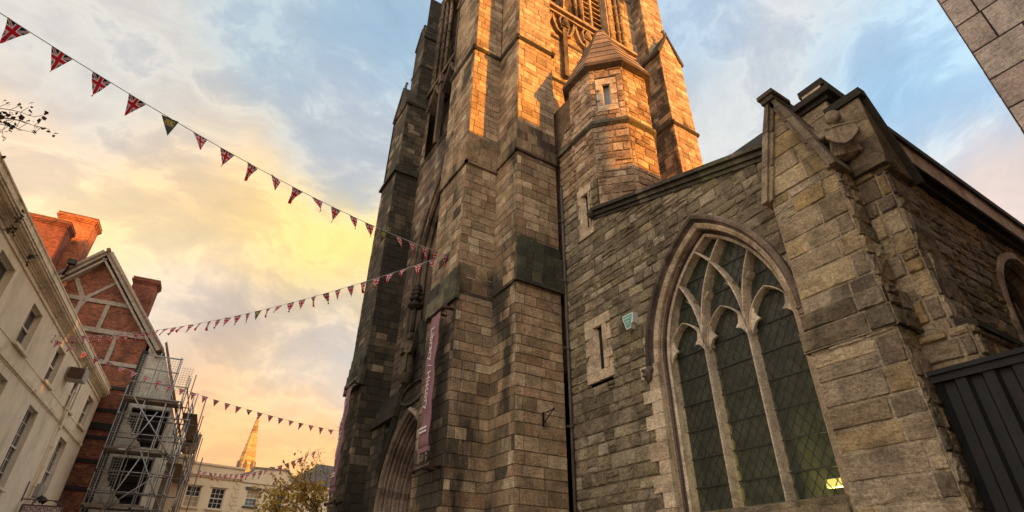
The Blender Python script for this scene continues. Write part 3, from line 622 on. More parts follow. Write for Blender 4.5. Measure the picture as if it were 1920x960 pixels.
# lower flank running back to the tower, with its sloped cap
ashlar(mb, W(7.5), lambda z: ([(9.0, 9.62)] if z < 12.5 else [(9.0, 9.62 - (z - 12.5) * .45)]), 10.6, 13.4, (.18, .30), (.25, .5), seed=98, relief=.022, rough=.02, joint=.016)
mb.box(S(9.15), 7.6, 9.6, 6, 14.55, -1.5, 0, (.2, .5, 0, .7)); mb.lathe((AX, AY, 0), [(1.05, 5.9), (1.05, 14.6)], 8, (.4, .5, 1, 0), rot=R(22.5), smooth=False) if False else None
tur = cb(mb, 'stair_turret', 'turret')
mb = MB(); prof = [(1.14, 12.34), (1.22, 12.42), (1.22, 12.50), (1.13, 12.62)]
c_ = 1 / math.cos(R(22.5))
mb.lathe((AX, AY, 0), [(r * c_, z) for r, z in prof], 8, (.4, .5, 0, .1), rot=R(22.5), smooth=False)
mb.box(W(7.5), 9.0, 9.6, 12.36, 12.52, -.02, .10, (.4, .5, 0, .1)); mb.build('string_course', 'coping', tur)
mb = MB(); rg = random.Random(4); NZ = 7
mb.lathe((AX, AY, 0), [(1.10 * c_, 14.55), (1.30 * c_, 14.66), (1.30 * c_, 14.78), (1.2 * c_, 14.80)], 8, (.2, .5, 0, .6), rot=R(22.5), smooth=False)
for k in range(NZ):
    f0, f1_ = k / NZ, (k + 1) / NZ; r0 = 1.26 * (1 - f0 * .86); r1 = 1.26 * (1 - f1_ * .86); za = 14.80 + 2.75 * f0; zb = 14.80 + 2.75 * f1_
    ra = [(r0 + .015) * c_, za]; 
    for q in range(8):
        t = (rg.random(), rg.random(), 0, rg.uniform(-.1, .3)); aa, bb = R(22.5 + 45 * q), R(67.5 + 45 * q); mid = None
        P = [Vector((AX + r * math.cos(a), AY + r * math.sin(a), z)) for (r, z) in (((r0 + .03) * c_, za), ((r1 + .015) * c_, zb - .005)) for a in (aa, bb)]
        i = mb.pts([P[0], P[1], P[3], P[2]]); mb.face((i, i + 1, i + 2, i + 3), t)
        P2 = [Vector((AX + (r0 - .08) * c_ * math.cos(a), AY + (r0 - .08) * c_ * math.sin(a), za)) for a in (bb, aa)]
        i = mb.pts([P[1], P[0], P2[1], P2[0]]); mb.face((i, i + 1, i + 2, i + 3), (0, 0, 0, .8))
mb.lathe((AX, AY, 0), [(.20, 17.5), (.22, 17.58), (.2, 17.66), (.05, 17.7)], 8, (.2, .5, 0, .4), rot=R(22.5), smooth=False)
mb.build('turret_roof', 'roofst', tur)
n = Vector((-math.sqrt(.5), -math.sqrt(.5), 0)); fr = Fr(Vector((AX, AY, 0)) + n * AP, Vector((-n.y, n.x, 0)), n)
def slit(fr, c, z0, z1, w, parent, quoin, glassmat='glass', seed=1):
    """narrow light in a frame of toothed quoins"""
    rr = random.Random(seed); mb = MB(); z = z0 - .22; k = 0
    mb.box(fr, c - w / 2 - quoin, c + w / 2 + quoin, z, z0 - .01, -.03, .05, (.5, .3, 0, -.1)); z = z0
    nq = max(3, int((z1 - z0) / .2)); hh = (z1 - z0) / nq
    for k in range(nq):
        for sg in (-1, 1):
            q = quoin * (1.0 if (k + (sg > 0)) % 2 else .55); a, b_ = sorted((c + sg * (w / 2 + .02), c + sg * (w / 2 + q)))
            mb.box(fr, a, b_, z + .004, z + hh - .004, -.16, .046, (rr.random(), rr.random() * .6, 0, -.1))
        z += hh
    mb.box(fr, c - w / 2 - quoin, c + w / 2 + quoin, z1 + .004, z1 + .24, -.03, .05, (.7, .3, 0, -.1))
    for sg in (-1, 1):
        a, b_ = sorted((c + sg * (w / 2 + .02), c + sg * (w / 2 + quoin))); mb.box(fr, a, b_, z0, z1, -.16, .012, (.4, .3, 0, 0))
    for sg in (-1, 1):     # splayed reveals
        a, b_ = c + sg * (w / 2 + .02), c + sg * (w / 2 - .035)
        i = mb.pts([fr.p(a, z0, .046), fr.p(a, z1, .046), fr.p(b_, z1, -.09), fr.p(b_, z0, -.09)]); mb.face((i, i + 1, i + 2, i + 3), (.8, .2, 0, -.2))
    i = mb.pts([fr.p(c - w / 2 - .02, z0, .028), fr.p(c + w / 2 + .02, z0, .028), fr.p(c + w / 2 - .03, z0 + .07, -.09), fr.p(c - w / 2 + .03, z0 + .07, -.09)]); mb.face((i, i + 1, i + 2, i + 3), (.5, .2, 0, .1))
    o = mb.build('slit_window', 'dressed', parent)
    g = MB(); g.box(fr, c - w / 2, c + w / 2, z0, z1, -.12, -.085); return o, g
o, g_ = slit(fr, 0, 13.1, 13.92, .20, tur, .19, seed=3); 
MT['skyglass'] = plain('grey blue slit glass', (.16, .19, .21), .3, .1); g_.build('slit_glass', 'skyglass', tur)

# ---------------------------------------------------------------- aisle
fr = W(7.5); YC = 5.49; WW, WS, WH, WB = 1.34, 5.2, 2.3, 2.68
def cop(y): return 8.02 + (y - 3.0) * .312
base = lambda z: [(3.0 if z < 8.0 else max(3.0, 3.0 + (z - 7.95) / .312), 9.62 if z < 6.2 else (8.13 if z < 30 else 9))]
def region(z):
    lo = 3.0 if z < cop(3.0) else 3.0 + (z - cop(3.0)) / .312
    hi = 9.62 if z < 9.62 else 8.13
    r = [(lo, hi)] if hi - lo > .03 else []
    out = []
    for a, c in r:
        segs = [(a, c)]
        for (h0, h1, za, zb) in ((8.14, 8.86, 5.50, 6.78), (8.38, 8.86, 9.20, 10.5)):
            if za - .1 < z < zb + .1: segs = [q for (x, y) in segs for q in (((x, h0), (h1, y)) if x < h0 and y > h1 else ((x, y),))]
        out += segs
    return out
# slit positions: lower slit at y ~ 8.5, z 5.6-6.7
reg = hole(region, YC, WW + .26, WS, WH + .22, 2.60)
mb = MB(); ashlar(mb, fr, reg, 0, 9.62, (.17, .30), (.22, .52), seed=101, relief=.02, rough=.03, joint=.014, soot=-.05)
def reg_up(z):
    segs = [(8.13, 9.6)]
    if 9.17 < z < 10.55: segs = [(8.13, 8.37), (8.87, 9.6)]
    return segs
ashlar(mb, fr, reg_up, 9.62, 10.6, (.17, .28), (.22, .5), seed=104, relief=.026, rough=.024, joint=.018)
aw = cb(mb, 'aisle_west_wall', 'rubble')
_, g_ = slit(fr, 8.50, 5.62, 6.62, .26, ch, .30, seed=7); g_.build('slit_glass', 'iron', ch)
_, g_ = slit(fr, 8.62, 9.30, 10.38, .22, ch, .16, seed=8); g_.build('slit_glass', 'iron', ch)
# pale quoins beside the window jamb below the hood
mb = MB(); z = 2.3; k = 0; rr = random.Random(12)
while z < 5.15:
    h = rr.uniform(.22, .32); q = .50 if k % 2 else .30
    mb.box(fr, YC + WW + .05, YC + WW + q, z + .004, z + h - .004, -.02, .05, (rr.random(), rr.random() * .5, 0, -.1)); z += h; k += 1
mb.build('window_quoin', 'dressed', ch)
# the three-light window
mb = MB()
prof = [(.29, .0), (.29, .10), (.25, .13), (.20, .12), (.17, .05), (.14, .02)]
n0 = len(prof)
rgs = prof
mb2 = MB(); Rr = 0
rg = [[fr.p(x, z, d) for x, z in arch_pts(YC, WW, WS, WH, 5.12, off, 16)] for off, d in prof]
for r in rg: pass
b_ = [mb2.pts(r[0:]) for r in rg]; K = len(rg[0]); rr = random.Random(3); tn = [(rr.random(), rr.random(), 0, .28) for _ in range(K)]
for a, c in zip(b_, b_[1:]):
    for i in range(K - 1): mb2.face((a + i, a + i + 1, c + i + 1, c + i), tn[i])
win = mb2.build('aisle_window', 'mould', ch)
# carved stops at the feet of the hood
for yy in (YC - WW - .27, YC + WW + .27):
    mb = MB(); mb.ell(fr.p(yy, 5.1, .1), (.10, .09, .13), n=10); mb.ell(fr.p(yy + .03, 5.17, .18), (.035, .05, .03), n=8); mb.ell(fr.p(yy, 5.06, .19), (.05, .05, .03), n=8); mb.ell(fr.p(yy - .05, 5.2, .08), (.06, .08, .06), n=8); mb.build('hood_stop', 'mould', win)
mb = MB(); mould(mb, fr, YC, WW, WS, WH, 2.42, [(.30, -.02), (.16, .02), (.12, .03), (.06, -.01), (.05, -.05), (.09, -.09), (.06, -.13)], 16, (.5, .5, 0, -.05)); mb.build('outer_jamb', 'dressed', win)
mb = MB(); mould(mb, fr, YC, WW, WS, WH, 2.42, [(.06, -.13), (.02, -.15), (.05, -.19), (0, -.21), (-.02, -.24), (.0, -.40)], 16, (.2, .5, 0, .2)); mb.build('inner_jamb', 'mould', win)
mb = MB(); mould(mb, fr, YC, WW, WS, WH, WB, [(.0, -.19), (-.02, -.17), (-.055, -.20), (-.045, -.26), (-.045, -.42)], 16, (.6, .3, 0, -.1)); mb.build('arch_rib', 'pale', win)
RR = (WW * WW + WH * WH) / (2 * WW)
sec = [(-.020, -.46), (-.021, -.24), (-.010, -.18), (.010, -.18), (.021, -.24), (.020, -.46)]
MM = .447
for m_ in (-MM, MM):
    mb = MB(); mb.bar(fr, [(YC + m_, z) for z in (WB - .05, 3.5, 4.4, WS + .2)], sec, (.6, .4, 0, -.1)); mb.build('mullion', 'pale', win)
mb = MB()
def inside(y, z, pad=0): return z > WB and abs(y - YC) < arch_half(WW, WS, WH, z) - pad
for m_ in (-MM, MM):
    for sg in (-1, 1):
        pts = []
        for k in range(40):
            t = k * .07; y = YC + m_ + sg * (RR - math.sqrt(max(0, RR * RR - t * t)))
            if t and not inside(y, WS + .2 + t, -.02): break
            pts.append((y, WS + .2 + t))
        mb.bar(fr, pts, sec, (.6, .4, 0, -.1))
# cusped heads to the lights
s2 = [(-.014, -.40), (-.015, -.27), (-.007, -.23), (.007, -.23), (.015, -.27), (.014, -.40)]
def head(c, hw, zs, hh, cus=True):
    pts = arch_pts(c, hw, zs, hh, zs - .02, 0, 8); mb.bar(fr, pts, s2, (.6, .4, 0, -.1))
    if cus:
        for sg in (-1, 1):
            X_ = lambda f, g_: (c + sg * hw * f, zs + hh * g_)
            mb.prism(fr, [X_(1.0, -.15), X_(.86, .04), X_(.70, .16), X_(.50, .20), X_(.66, .32), X_(.70, .48), X_(.72, .62), X_(.83, .48), X_(.93, .28), X_(1.0, .0)][:: sg], -.30, -.25, (.6, .4, 0, -.1))
for c in (-2 * MM, 0, 2 * MM): head(YC + c, MM - .04, 5.35, .62)
for (c, z0) in ((-MM * 1.0, 6.25), (MM * 1.0, 6.25)):
    for sg in (-1, 1): mb.bar(fr, [(YC + c + sg * .26, z0 + .10), (YC + c + sg * .17, z0 + .0), (YC + c + sg * .10, z0 + .08)], s2, (.6, .4, 0, -.1))
mb.build('tracery', 'pale', win)
mb = MB(); mb.prism(fr, [(y, z) for y, z in arch_pts(YC, WW, WS, WH, WB, -.01, 14)], -.415, -.405); mb.build('leaded_glass', 'leaded', win)
mb = MB(); step = .25; st_ = .05
for sg in (-1, 1):
    k = -40
    while k < 60:
        c0 = k * step; seg = None; y = YC - WW
        while y < YC + WW:
            z = WB + c0 + sg * 1.55 * (y - YC); ok = inside(y, z, .04)
            if ok: seg = [(y, z), (y, z)] if seg is None else [seg[0], (y, z)]
            if (not ok or y + st_ >= YC + WW) and seg:
                if seg[1][0] - seg[0][0] > .06:
                    (ya, za), (yb, zb) = seg; h = .012; i = mb.pts([fr.p(ya, za - h, -.395), fr.p(yb, zb - h, -.395), fr.p(yb, zb + h, -.395), fr.p(ya, za + h, -.395)]); mb.face((i, i + 1, i + 2, i + 3))
                seg = None
            y += st_
        k += 1
z = WB + .42
while z < 7:
    w_ = arch_half(WW, WS, WH, z); mb.box(fr, YC - w_, YC + w_, z, z + .02, -.40, -.38); z += .46
mb.build('lead_lattice', 'lead', win)
mb = MB(); i = mb.pts([fr.p(YC + s * (WW + .08), z, d) for s in (-1, 1) for z, d in ((WB, -.42), (WB + .02, -.34), (WB - .10, .04), (WB - .34, .05), (WB - .40, -.02))])
for k in range(4): mb.face((i + k, i + k + 1, i + 6 + k, i + 5 + k), (.4, .5, 0, .1))
mb.build('window_sill', 'buttress', win)
mb = MB(); ih = hole(rect(2.95, 9.6), YC, WW - .02, WS, WH, WB); z = 0
while z < 9.0:
    for a, b_ in ih(z + .03): mb.box(fr, a, b_, z, z + .06, -.55, -.47)
    z += .06
cb(mb, 'lamp_leak_block', 'lead')  # unseen slab added behind the wall to stop lamp light leaking out
# dim church interior seen through the glass, with one lit lamp low on the right
mb = MB(); F2 = W(8.1)
mb.box(W(12.0), 3.2, 9.4, .5, 9.3, -.1, 0); mb.box(S(9.5), 8.06, 12, .5, 9.3, -.1, 0); mb.box(No(3.1), 8.0, 12, .5, 8.4, -.1, 0); mb.quad((8, 3.1, 8.0), (12, 3.1, 8.0), (12, 9.5, 9.3), (8, 9.5, 9.3)); mb.quad((8, 3.1, .5), (12, 3.1, .5), (12, 9.5, .5), (8, 9.5, .5))
for y in (4.6, 6.6, 8.6): mb.tube((11.2, y, .5), (11.2, y, 7), .28, n=12)
cb(mb, 'interior_wall', 'interior')
lamp = empty('ceiling_lamp', (9.2, 4.95, 3.15), 'small glowing yellow lamp seen through the bottom right of the leaded church window', 'lamp')
mb = MB(); mb.box(Fr((9.2, 4.98, 3.1), (0, 1, 0), (-1, 0, 0)), -.27, .27, -.05, .07, -.06, .06); mb.build('lamp_shade', 'lamplit', lamp)
mb = MB(); mb.tube((9.2, 4.98, 3.15), (9.2, 4.98, 8.5), .012, n=6); mb.build('lamp_cord', 'iron', lamp)
pl = bpy.data.lights.new('lamp_light', 'POINT'); pl.energy = 170; pl.color = (1, .88, .55); pl.shadow_soft_size = .1; po = bpy.data.objects.new('lamp_light', pl); C.objects.link(po); po.parent = lamp; po.location = (0, .03, -.25)
# raking coping of the aisle
mb = MB(); rr = random.Random(8); y = 3.62
frc = W(7.5)
while y < 8.28:
    e = min(8.30, y + rr.uniform(.7, 1.0)); e = 8.30 if 8.30 - e < .3 else e; t = (rr.random(), rr.random(), 0, rr.uniform(.0, .3))
    for (d0, d1, za, zb) in ((-.30, .05, -.26, -.17), (-.30, .10, -.17, -.06), (-.32, .17, -.06, .03)):
        mb.prism(frc, [(y + .004, cop(y) + za), (e - .004, cop(e) + za), (e - .004, cop(e) + zb), (y + .004, cop(y) + zb)], d0, d1, t)
    y = e
mb.ell((7.40, 8.33, cop(8.3) - .1), (.13, .10, .13), n=10, tone=(.5, .5, 0, .2)); cb(mb, 'aisle_coping', 'coping')
# aisle roof and south wall
mb = MB(); mb.quad((7.8, 3.0, 8.0), (24, 3.0, 8.0), (24, 9.6, 10.0), (7.8, 9.6, 10.0)); cb(mb, 'aisle_roof', 'slate')
# south-west corner buttresses
mb = MB(); sootb = lambda z: (.75 if 4.45 < z < 4.95 else 0) + (-.05 if z < 2 else 0)
ashlar(mb, W(7.0), rect(2.68, 3.68), 4.45, 6.86, (.26, .38), (.40, 1.0), seed=201, relief=.014, rough=.020, joint=.012, sootfn=sootb)
ashlar(mb, W(6.97), rect(2.64, 3.74), 0, 4.45, (.26, .40), (.38, .95), seed=203, relief=.016, rough=.024, joint=.013)
ashlar(mb, S(2.68), rect(7.0, 7.5), 4.45, 6.86, (.24, .36), (.25, .6), seed=202, relief=.02, rough=.032, joint=.013, soot=.2)
ashlar(mb, S(2.64), rect(6.97, 7.5), 0, 4.45, (.24, .40), (.25, .6), seed=204, relief=.02, rough=.032, joint=.013, soot=.2)
mb.box(W(7.05), 2.75, 3.62, 0, 6.9, -.6, 0, (.4, .5, 1, 0))
bt = tag(cb(mb, 'corner_buttress', 'buttress'))
mb = MB(); ashlar(mb, W(6.93), rect(2.60, 3.80), 4.33, 4.62, (.28, .3), (.4, .8), seed=5, relief=.03, rough=.03, joint=.012, soot=.75); ashlar(mb, W(6.96), rect(2.64, 3.74), 4.62, 4.88, (.26, .3), (.4, .8), seed=6, relief=.03, rough=.03, joint=.012, soot=.7); mb.box(W(6.93), 2.60, 3.80, 4.33, 4.62, -.4, -.002, (.2, .5, 0, .7)); mb.box(W(6.96), 2.64, 3.74, 4.62, 4.88, -.4, -.002, (.2, .5, 0, .7)); ashlar(mb, S(2.60), rect(6.93, 7.5), 4.33, 4.88, (.26, .3), (.3, .6), seed=7, relief=.03, rough=.03, joint=.012, soot=.6); mb.build('weathering', 'buttress', bt)
mb = MB(); ashlar(mb, W(6.99), gable(2.72, 3.64, 6.86, 8.5), 6.86, 8.42, (.28, .36), (.4, .8), seed=205, relief=.012, joint=.010)
mb.prism(W(7.0), [(2.72, 6.86), (3.64, 6.86), (3.18, 8.46)], -.6, -.01, (.4, .5, 1, 0)); mb.build('gable_head', 'buttress', bt)
mb = MB()
for sg in (-1, 1):
    e = 3.18 + sg * .50; rr = random.Random(5 + sg)
    for k in range(3):
        f0, f1_ = k / 3, (k + 1) / 3; p = lambda f, o: (e + (3.18 - e) * f + sg * o, 6.78 + 1.80 * f)
        a, c = p(f0, 0), p(f1_, 0); t = (rr.random(), rr.random() * .5, 0, -.05 if sg > 0 else .0)
        mb.prism(W(7.0), [(a[0], a[1] + .008), (a[0] + sg * .10, a[1] + .008), (c[0] + sg * (.10 if k < 2 else .0), c[1] - .004 + (0 if k < 2 else .18)), (c[0], c[1] - .004)], -.58, .13, t)
        mb.prism(W(7.0), [(a[0] - sg * .06, a[1] + .02), (a[0], a[1]), (c[0], c[1]), (c[0] - sg * .06, c[1] - .03)], -.05, .08, t)
mb.box(W(7.0), 3.08, 3.30, 8.50, 8.66, -.50, .17, (.2, .5, 0, .5)); mb.box(W(7.0), 3.05, 3.33, 8.60, 8.68, -.3, .20, (.2, .5, 0, .7)); mb.build('gable_coping', 'buttress', bt)
mb = MB(); mb.box(S(9.9), X1, 46, 0, 11, -10, 0); mb.prism(Fr((0, 0, 0), (0, 1, 0), (1, 0, 0)), [(9.7, 11), (20.1, 11), (14.9, 13.6)], X1, 46); cb(mb, 'nave', 'rubble')
# second buttress on the south side and the south wall
mb = MB()
ashlar(mb, W(7.5), rect(2.28, 2.68), 0, 6.85, (.24, .36), (.25, .5), seed=211, relief=.03, rough=.03, joint=.02, soot=.12)
ashlar(mb, S(2.28), rect(7.5, 8.2), 0, 6.75, (.24, .36), (.25, .6), seed=212, relief=.02, rough=.032, joint=.013, soot=.15)
ashlar(mb, W(7.44), rect(2.12, 2.70), 0, 4.28, (.24, .36), (.25, .5), seed=213, relief=.03, rough=.03, joint=.02, soot=.0)
ashlar(mb, S(2.12), rect(7.44, 9.4), 0, 4.28, (.24, .36), (.25, .6), seed=214, relief=.03, rough=.03, joint=.02, soot=.1)
mb.box(S(2.36), 7.56, 8.15, 0, 6.75, -.6, 0, (.4, .5, 1, .2)); mb.box(S(2.2), 7.5, 9.35, 0, 4.26, -.7, 0, (.4, .5, 1, .2))
b2 = cb(mb, 'corner_buttress', 'buttress')
mb = MB(); frp = Fr((0, 0, 0), (0, -1, 0), (1, 0, 0)); mb.prism(frp, [(-2.05, 4.25), (-2.05, 4.33), (-2.75, 4.66), (-2.75, 4.25)], 7.52, 9.45, (.3, .5, 0, .5)); mb.build('weathering', 'coping', b2)
mb = MB(); ashlar(mb, W(7.42), rect(2.17, 2.60), 6.84, 8.02, (.34, .42), (.5, .9), seed=215, relief=.01, joint=.01, soot=.0)
mb.prism(S(2.18), [(7.43, 6.84), (7.43, 8.0), (7.55, 8.0), (8.14, 6.80), (8.10, 6.70), (7.5, 6.70)], -.45, 0, (.3, .5, 0, .3))
mb.box(W(7.42), 2.17, 2.62, 6.74, 6.84, -.3, .05, (.2, .5, 0, .5)); mb.build('gable_head', 'buttress', b2)
mb = MB(); mb.prism(S(2.16), [(7.36, 8.0), (7.34, 8.12), (7.52, 8.14), (8.26, 6.72), (8.16, 6.66), (7.50, 8.0)], -.50, .06, (.2, .5, 0, .7)); mb.build('gable_coping', 'coping', b2)
mb = MB(); ashlar(mb, W(7.46), rect(2.60, 3.06), 7.2, 8.36, (.36, .46), (.5, .9), seed=216, relief=.01, joint=.01)
mb.box(W(7.47), 2.60, 3.06, 6.8, 8.36, -.5, 0, (.5, .5, 0, 0)); ashlar(mb, S(2.60), rect(7.47, 8.0), 7.2, 8.36, (.36, .46), (.5, .9), seed=217, relief=.01, joint=.01, soot=.2); mb.build('parapet_block', 'buttress', ch)
mb = MB()
for d, za, zb in ((.06, 8.34, 8.42), (.14, 8.42, 8.54)): mb.box(W(7.46), 2.60 - d, 3.12, za, zb, -.55 - d, d, (.2, .5, 0, .7))
mb.build('parapet_coping', 'coping', ch)
mb = MB(); sreg = hole(rect(7.5, 24), 14.5, 2.1, 5.3, 2.5, 1.6)
ashlar(mb, S(2.9), sreg, 0, 8.3, (.20, .32), (.3, .65), seed=220, relief=.03, rough=.03, joint=.02, soot=.12); mb.box(S(3.3), 12, 17, 0, 8, -.1, 0, (0, 0, 0, .9)); cb(mb, 'aisle_south_wall', 'buttress')
mb = MB(); mb.box(S(2.9), 7.9, 24, 8.22, 8.34, -.1, .12, (.1, .5, 0, .9)); mb.box(S(2.9), 7.9, 24, 8.34, 8.46, -.1, .17, (.1, .5, 0, .9)); mb.box(S(2.9), 7.9, 24, 8.46, 8.54, -.1, .20, (.3, .5, 0, .5)); cb(mb, 'cornice', 'coping')
mb = MB(); rr = random.Random(2); x = 7.9
while x < 24: 
    e = x + rr.uniform(.8, 1.2); mb.box(S(2.9), x, e - .008, 8.54, 9.14, -.2, .14, (rr.random(), rr.random() * .4, 0, 0)); x = e
cb(mb, 'parapet', 'dressed')
mb = MB(); mb.box(S(2.9), 7.9, 24, 9.14, 9.28, -.25, .20, (.1, .5, 0, .9)); cb(mb, 'parapet_coping', 'coping')
mb = MB(); mb.tube((8.3, 2.70, 8.40), (24, 2.70, 8.36), .05, n=8); cb(mb, 'gutter', 'iron')
mb = MB(); mould(mb, S(2.9), 14.5, 2.1, 5.3, 2.5, 1.6, [(.16, 0), (.16, .08), (.02, .08), (0, .0), (-.06, -.1), (-.02, -.16), (-.12, -.3)], 14, (.8, .3, 0, 0)); sw = mb.build('south_window', 'dressed', ch)
mb = MB(); mb.prism(S(2.9), arch_pts(14.5, 2.1, 5.3, 2.5, 1.6, 0, 12), -.32, -.30); mb.build('window_glass', 'glass', sw)
mb = MB()
for x in (13.1, 13.8, 14.5, 15.2, 15.9): mb.box(S(2.9), x - .05, x + .05, 1.6, 7.1 - abs(x - 14.5) * .6, -.3, -.15)
mb.build('mullion', 'mould', sw)
# carved angel between the two buttress heads
mb = MB(); ac = Vector((7.34, 2.60, 7.46)); T = (.45, .6, 0, .12)
dv = Vector((-.86, -.5, 0)).normalized(); sd = Vector((dv.y, -dv.x, 0))
def A(f, s, z): return ac + dv * f * 1.05 + sd * s * 1.05 + Z * z * 1.1
az = math.atan2(dv.y, dv.x)
mb.ell(A(.05, 0, 0), (.14, .16, .26), (0, 0, az), tone=T); mb.ell(A(.17, 0, .25), (.095, .085, .115), (0, 0, az), tone=T); mb.tube(A(.08, 0, .1), A(.15, 0, .22), .07, .06, tone=T)
for s_ in (-1, 1): mb.ell(A(.235, s_ * .032, .27), (.018, .018, .012), n=8, tone=T); mb.ell(A(.15, s_ * .075, .27), (.07, .035, .09), (0, 0, az), n=8, tone=T)
mb.ell(A(.245, 0, .245), (.022, .016, .03), (0, 0, az), n=8, tone=T); mb.ell(A(.235, 0, .20), (.016, .03, .010), (0, 0, az), n=8, tone=T); mb.ell(A(.12, 0, .335), (.11, .11, .06), (0, 0, az), tone=T); mb.ell(A(.02, 0, -.26), (.15, .18, .14), (0, 0, az), tone=T)
for sg in (-1, 1):
    mb.tube(A(.06, sg * .13, .12), A(.14, sg * .22, -.02), .06, .05, tone=T); mb.tube(A(.14, sg * .22, -.02), A(.29, sg * .12, -.06), .045, .035, tone=T); mb.ell(A(.31, sg * .11, -.06), (.04, .035, .045), n=8, tone=T)
    for k in range(4): mb.tube(A(.31, sg * (.08 + .02 * k), -.05), A(.335, sg * (.07 + .022 * k), -.085), .012, .010, n=6, tone=T)
    for k in range(6):
        a = R(35 + k * 19); mb.tube(A(.0, sg * (.13 + .02 * k), -.02 + .02 * k), A(-.01 - .01 * k, sg * (.15 + .26 * abs(math.cos(a))), .10 + .32 * math.sin(a) - k * .05), .04, .018, tone=T)
    for k in range(4): mb.tube(A(.15, sg * .04 * k, -.10), A(.12, sg * (.03 + .05 * k), -.36), .026, .018, tone=T)
fr_s = Fr(A(.32, 0, -.14), sd, dv); mb.prism(fr_s, [(-.21, -.05), (-.20, .09), (.20, .09), (.21, -.05), (.10, -.17), (0, -.22), (-.10, -.17)], -.03, .02, T); mb.bar(fr_s, [(-.20, .10), (0, .12), (.20, .10)], [(-.012, .0), (-.012, .045), (.012, .045), (.012, .0)], T)
ag = mb.build('angel_carving', 'carved', ch); melt(ag, .011, 1)
# downpipe in the corner between tower and aisle
mb = MB(); mb.tube((7.42, 9.52, 0), (7.42, 9.52, 11.2), .034, n=8); z = 1
while z < 11: mb.tube((7.42, 9.52, z), (7.42, 9.52, z + .08), .046, n=8); mb.box(S(9.55), 7.3, 7.5, z + .02, z + .06, 0, .04); z += 1.8
cb(mb, 'downpipe', 'pipe')
# ================================================================ THINGS ON THE CHURCH
def text_mb(txt, size, H, UPd, n, org, mat, name, parent, depth=.004, align='CENTER', bold=0.0):
    cu = bpy.data.curves.new('txt', 'FONT'); cu.body = txt; cu.size = size; cu.extrude = depth / 2; cu.align_x = align; cu.align_y = 'CENTER'; cu.offset = bold; cu.resolution_u = 3
    ob = bpy.data.objects.new('txt', cu); C.objects.link(ob); dg = bpy.context.evaluated_depsgraph_get(); me = bpy.data.meshes.new_from_object(ob.evaluated_get(dg)); bpy.data.objects.remove(ob)
    H, UPd, n, org = Vector(H), Vector(UPd), Vector(n), Vector(org)
    for v in me.vertices: c = v.co.copy(); v.co = org + H * c.x + UPd * c.y + n * c.z
    me.materials.clear(); me.materials.append(MT[mat]); o = bpy.data.objects.new(name, me); C.objects.link(o); o.parent = parent; o.location = -wl(parent); return o
def banner(yc, xw, label, wdt=.50):
    """vertical banner held between two steel arms on the west face x = xw"""
    b = empty('wall_banner', (xw, yc, 3.7), label, 'banner', 'banners on the tower buttresses'); x = xw - .28
    mb = MB(); n = 26
    for i in range(n + 1):
        z = 4.15 + (7.28 - 4.15) * i / n; bow = .015 * math.sin(i * .9) + .02 * math.sin(math.pi * i / n)
        for k in range(5): mb.v.append((x - bow - .008 * math.sin(k * 1.7 + i * .5), yc - wdt / 2 + wdt * k / 4, z))
    for i in range(n):
        for k in range(4): a = i * 5 + k; mb.face((a, a + 1, a + 6, a + 5), smooth=True)
    o = mb.build('banner_cloth', 'bannercloth', b); s = o.modifiers.new('s', 'SOLIDIFY'); s.thickness = .006
    text_mb('Library / History', .29, (0, 0, -1), (0, -1, 0), (-1, 0, 0), (x - .052, yc - .0, 5.95), 'white', 'banner_lettering', b)
    r2 = random.Random(3)
    for zz in (4.56, 4.48):
        mb = MB()
        y_ = yc - .14
        while y_ < yc + .19: mb.box(W(x), y_, y_ + .031, zz, zz + r2.uniform(.03, .055), .042, .047); y_ += .03
        mb.build('banner_small_print', 'white', b)
    for z, nm in ((7.34, 'top_arm'), (3.76, 'bottom_arm')):
        mb = MB(); y0, y1 = yc - .42, yc + .42
        mb.tube((x, y0, z), (x, y1, z), .045, n=10)
        for y in (y0 - .02, y1 + .02): mb.tube((x, y - .03, z), (x, y + .03, z), .06, n=10)
        mb.box(W(xw), y0 + .02, y0 + .10, z - .22, z + .22, -.02, .03); mb.tube((x, y0 + .06, z), (xw, y0 + .06, z), .04, n=8)
        mb.tube((x, y0 + .45, z), (xw, y0 + .45, z - .02), .03, n=8); mb.box(W(xw), y0 + .41, y0 + .49, z - .25, z + .1, -.02, .03)
        mb.build(nm, 'rail', b)
    mb = MB(); mb.box(W(x), yc - wdt / 2 - .02, yc + wdt / 2 + .02, 4.06, 4.16, -.02, .035); mb.build('banner_hem_bar', 'bannercloth', b)
    for s in (-.17, .17):
        mb = MB(); mb.tube((x, yc + s, 4.08), (x, yc + s, 3.78), .014, n=6); mb.tube((x, yc + s, 4.08), (x, yc + s, 3.98), .028, n=8); mb.build('tension_rod', 'steel', b)
banner(11.20, XA, 'plum cloth banner reading Library / History just right of the church doorway')
banner(17.85, XA, 'plum cloth banner seen edge on at the left edge of the dark tower buttress')
